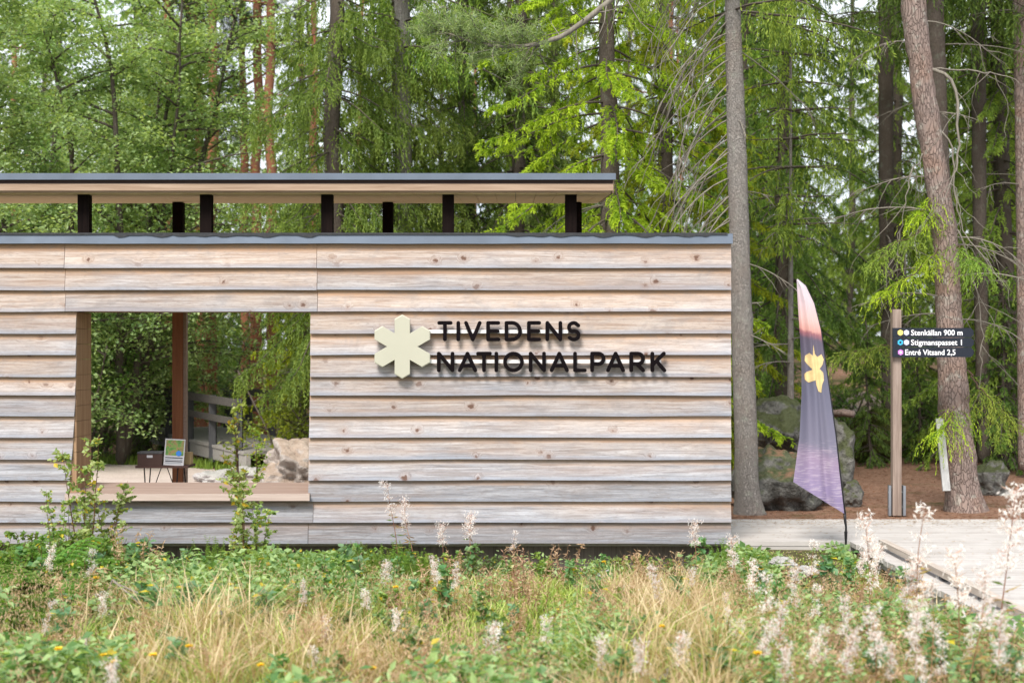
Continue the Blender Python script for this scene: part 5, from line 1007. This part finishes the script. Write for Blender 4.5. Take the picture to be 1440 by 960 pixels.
for px,top,Y,i in ((235,855,7.9,0),(585,850,8.6,0),(580,880,8.0,0),(900,850,8.6,1),(700,850,9,1),(840,800,10,1),(1215,845,7.4,0),(1160,925,6.8,0),(1400,850,7.3,0),(1330,830,7.6,0),(1100,800,9.5,1),(315,850,9.2,1),(470,900,7.6,1),(760,890,7.8,1),(1000,880,7.8,0),(850,770,12.6,1),(985,745,12.8,1),(640,760,12.3,2),(600,765,12.2,2),(520,770,12.4,2),(490,760,12.6,2),(900,770,12.7,2),(450,780,12.0,2),(410,775,12.2,2),(1060,860,8.2,1),(1270,900,6.9,0),(30,900,7.5,1),(100,900,7.9,1),(390,900,7.6,1),(640,920,7.2,1)):
    X=PX(px,Y); hs=(.55,.42,.38)[i]; plant('leafy_shoot',AS[i],X,Y,max(.5,(PZ(top,Y)-float(gz(X,Y)))/hs),r.uniform(0,6),('round-leaved shoot','light green leafy shoot','bushy yellow-green shoot')[i],'shoot','leafy shoots in the meadow')
for _ in range(125):
    Y=r.uniform(7,12.8); px=r.uniform(-10,1440); X=PX(px,Y)
    if X>3.1 or (abs(X-1)<1 and Y>11.4): continue
    i=r.integers(0,3); plant('leafy_shoot',AS[i],X,Y,r.uniform(.6,1.1),r.uniform(0,6),('round-leaved shoot','light green leafy shoot','bushy yellow-green shoot')[i],'shoot','leafy shoots in the meadow')
SH=[m_sap(835,.5,.055,((.07,.16,.03),(.26,.38,.09)),9,6,.35,.02,6),m_sap(836,.42,.06,((.12,.22,.04),(.40,.50,.12)),8,6,.35,.03,6),m_sap(837,.45,.05,((.08,.17,.06),(.28,.38,.16)),8,6,.35,.02,7)]
for px,Y,i,s_ in tuple((x_,12.55+.45*((x_*7)%10)/10,(x_//13)%3,.38+.3*((x_*3)%7)/7) for x_ in (425,452,487,515,548,575,608,633,662,690,712,735,765,805,838,872,918,948,972,1015))+((110,12.0,0,1.0),(150,11.8,0,.9),(70,11.7,0,1.),(25,12.2,0,1.0),(185,12.2,0,.7),(130,10.9,0,.8),(85,10.7,0,.8),(10,10.9,0,.9),(365,11.9,1,.8),(395,12.2,1,.7),(340,12.3,0,.7),(500,12.3,1,.65),(535,12.5,2,.6),(560,12.3,0,.6),(600,12.5,1,.6),(640,12.6,2,.5),(470,11.9,0,.6),(440,12.5,2,.6),(860,12.9,2,.5),(905,12.8,1,.55),(1000,12.6,2,.5),(160,9.4,2,.6),(235,8.6,2,.7),(30,8.9,0,.7),(60,7.8,2,.7),(480,9.0,2,.7),(560,8.9,2,.8),(590,8.2,2,.8),(320,8.6,0,.6),(700,8.5,2,.7),(850,8.6,2,.8),(905,8.9,2,.7),(1190,8.3,0,.8),(1150,7.6,2,.7),(1230,7.6,1,.8),(1080,8.6,1,.7),(1000,8.4,2,.7),(1060,7.4,2,.7),(1290,7.2,1,.7),(1360,7.2,1,.7),(1430,7.0,1,.7),(1320,7.9,0,.6),(780,7.6,2,.6),(650,7.4,1,.6),(400,7.5,2,.6),(250,7.3,1,.6),(940,7.4,1,.6)):
    plant('leafy_clump',SH[i],PX(px,Y),Y,s_,r.uniform(0,6),('dark bushy clump','bright bushy clump','greyish bushy clump')[i],'weed clump','bushy weed clumps in the meadow')
# feathery horsetail-like mounds by the wall
def m_feather(seed,Hh=.4):
    r=np.random.default_rng(seed); st=MB(); N=26
    for _ in range(N):
        p=curve_pts((r.normal(0,.07),r.normal(0,.07),0),(r.uniform(-.4,.4),r.uniform(-.4,.4),1),Hh*r.uniform(.6,1),8,.5,r,.04); k=np.repeat(np.linspace(1,8,22),6); q=np.stack([np.interp(k,np.arange(9),p[:,i]) for i in range(3)],-1); d=r.standard_normal((len(q),3))*[1,1,.2]+[0,0,.4]; t_=r.uniform(0,1,(len(q),1)); st.leaves(q,d,.05*(1.15-k/9),.0035,np.array((.10,.20,.03))*(1-t_)+np.array((.26,.38,.06))*t_,r)
    return [('foliage',st.mesh('foliage',M['grass']))]
FE=m_feather(840)
for px,Y in ((385,11.6),(410,11.9),(430,11.2),(505,12.0),(530,11.6),(560,12.2),(590,11.9),(480,11.0),(1020,12.3),(355,11.0),(300,12.3),(1060,11.8)): plant('horsetail_clump',FE,PX(px,Y),Y,r.uniform(.8,1.15),r.uniform(0,6),'feathery green horsetail clump','horsetail','feathery horsetail clumps')
# dried reddish-tan stalks
def m_dry(seed,Hh=.5):
    r=np.random.default_rng(seed); st=MB(); lf=MB()
    for _ in range(7):
        p=curve_pts((r.normal(0,.04),r.normal(0,.04),0),(r.uniform(-.25,.25),r.uniform(-.25,.25),1),Hh*r.uniform(.6,1),8,.2,r,.05); st.tube(p,np.linspace(.003,.0012,9),4,(.34,.19,.12)); n=34; k=r.uniform(2,8,n); q=np.stack([np.interp(k,np.arange(9),p[:,i]) for i in range(3)],-1); t_=r.uniform(0,1,(n,1)); lf.leaves(q,r.standard_normal((n,3))*[1,1,.7],r.uniform(.02,.06,n),.009,np.array((.34,.19,.12))*(1-t_)+np.array((.72,.54,.38))*t_,r)
    st.add(np.concatenate(lf.v),np.concatenate(lf.q),None,np.concatenate(lf.c)); return [('stalks',st.mesh('stalks',M['grass']))]
DW=[m_dry(860),m_dry(861,.42),m_dry(862,.6)]
for _ in range(125):
    u=r.uniform(); px=r.uniform(1080,1440) if u<.55 else r.uniform(0,1440); Y=r.uniform(6.7,10.5) if u<.5 else r.uniform(6.9,11.8); X=PX(px,Y)
    if X>3.1: continue
    plant('dried_weed',DW[r.integers(0,3)],X,Y,r.uniform(.6,1.05),r.uniform(0,6),'withered weed','weed','withered weeds in the meadow')
# yellow flowers
r2=np.random.default_rng(850); st=MB(); st.tube(curve_pts((0,0,0),(.05,0,1),.36,6,0,r2,.04),.002,4,(.16,.22,.05)); fh=MB(); a=np.arange(14)/14*2*PI; fh.leaves(np.tile((.018,0,.36),(28,1)),np.stack([np.cos(np.tile(a,2)),np.sin(np.tile(a,2)),np.repeat([.25,.7],14)],-1),.022,.010,np.tile((1,1,1),(28,1)),r2)
FL=[('stem',st.mesh('stem',M['grass'])),('flower_head',fh.mesh('flower_head',M['yellow']))]
for px,py,Y in ((139,812,9.6),(148,922,7.6),(166,930,7.4),(270,908,7.6),(210,922,7.3),(560,826,9.3),(1070,918,7.2),(930,880,8.2),(852,790,11),(82,914,7.4),(530,940,7.1),(372,935,7.2)):
    X=PX(px,Y); plant('hawkweed_flower',FL,X,Y,max(.4,(PZ(py,Y)-float(gz(X,Y)))/.36),r.uniform(0,6),'small yellow hawkweed flower','flower','yellow flowers in the meadow')
# label plants, unique by place
plants.sort(key=lambda a:(a[0],a[1],a[2],a[3])); tot={}; cnt={}
for d,a,c,_,o in plants: tot[(d,a,c)]=tot.get((d,a,c),0)+1
OL=['leftmost','second from left','third from left','fourth from left','fifth from left','sixth from left','seventh from left','eighth from left','ninth from left','tenth from left']
for d,a,c,_,o in plants:
    k=cnt[(d,a,c)]=cnt.get((d,a,c),0)+1; o['label']=d+' '+a+', '+c+(', '+OL[min(k-1,9)] if tot[(d,a,c)]>1 else '')

# ------------------------------------------------------------------ light, sky, camera
EL=math.radians(50); AZ=math.radians(200)
sd=Vector((math.sin(AZ)*math.cos(EL),math.cos(AZ)*math.cos(EL),math.sin(EL)))
L=bpy.data.lights.new('sun','SUN'); L.energy=3.1; L.angle=math.radians(20); L.color=(1,.95,.88); lo=bpy.data.objects.new('sun',L); COL.objects.link(lo); lo.rotation_euler=sd.to_track_quat('Z','Y').to_euler(); lo.location=(0,0,20)
w=bpy.data.worlds.new('World'); sc.world=w; w.use_nodes=True; nt=w.node_tree; nt.nodes.clear()
sk=nt.nodes.new('ShaderNodeTexSky'); sk.sky_type='NISHITA'; sk.sun_disc=False; sk.sun_elevation=EL; sk.sun_rotation=AZ; sk.air_density=1.0; sk.dust_density=3.5; sk.ozone_density=1.0
cl=nt.nodes.new('ShaderNodeTexNoise'); cl.inputs['Scale'].default_value=2.4; cl.inputs['Detail'].default_value=6; tcw=nt.nodes.new('ShaderNodeTexCoord'); mpw=nt.nodes.new('ShaderNodeMapping'); mpw.inputs['Scale'].default_value=(1,1,2.6); nt.links.new(tcw.outputs['Generated'],mpw.inputs[0]); nt.links.new(mpw.outputs[0],cl.inputs['Vector'])
crp=nt.nodes.new('ShaderNodeValToRGB'); crp.color_ramp.elements[0].position=.30; crp.color_ramp.elements[0].color=(.25,.25,.25,1); crp.color_ramp.elements[1].position=.55; crp.color_ramp.elements[1].color=(.95,.95,.95,1); nt.links.new(cl.outputs['Fac'],crp.inputs[0])
cm=nt.nodes.new('ShaderNodeMix'); cm.data_type='RGBA'; cm.inputs[7].default_value=(7.6,8.0,8.5,1); nt.links.new(crp.outputs[0],cm.inputs[0]); nt.links.new(sk.outputs[0],cm.inputs[6])
bg=nt.nodes.new('ShaderNodeBackground'); bg.inputs[1].default_value=.115; ow=nt.nodes.new('ShaderNodeOutputWorld'); nt.links.new(cm.outputs[2],bg.inputs[0]); nt.links.new(bg.outputs[0],ow.inputs[0])
cam=bpy.data.cameras.new('camera'); co=bpy.data.objects.new('camera',cam); COL.objects.link(co); co.location=(0,0,H); co.rotation_euler=(PI/2,0,0); cam.lens=50; cam.sensor_width=36; cam.shift_y=20/1440
cam.clip_end=3000; cam.dof.use_dof=True; cam.dof.focus_distance=13.3; cam.dof.aperture_fstop=1.9; sc.camera=co
sc.view_settings.view_transform='Standard'; sc.view_settings.look='None'; sc.view_settings.gamma=1; sc.view_settings.exposure=.70
sc.render.engine='CYCLES'; cy=sc.cycles; cy.max_bounces=6; cy.diffuse_bounces=4; cy.transmission_bounces=4; cy.glossy_bounces=2; cy.use_denoising=True
try: cy.denoising_prefilter='ACCURATE'
except Exception: pass
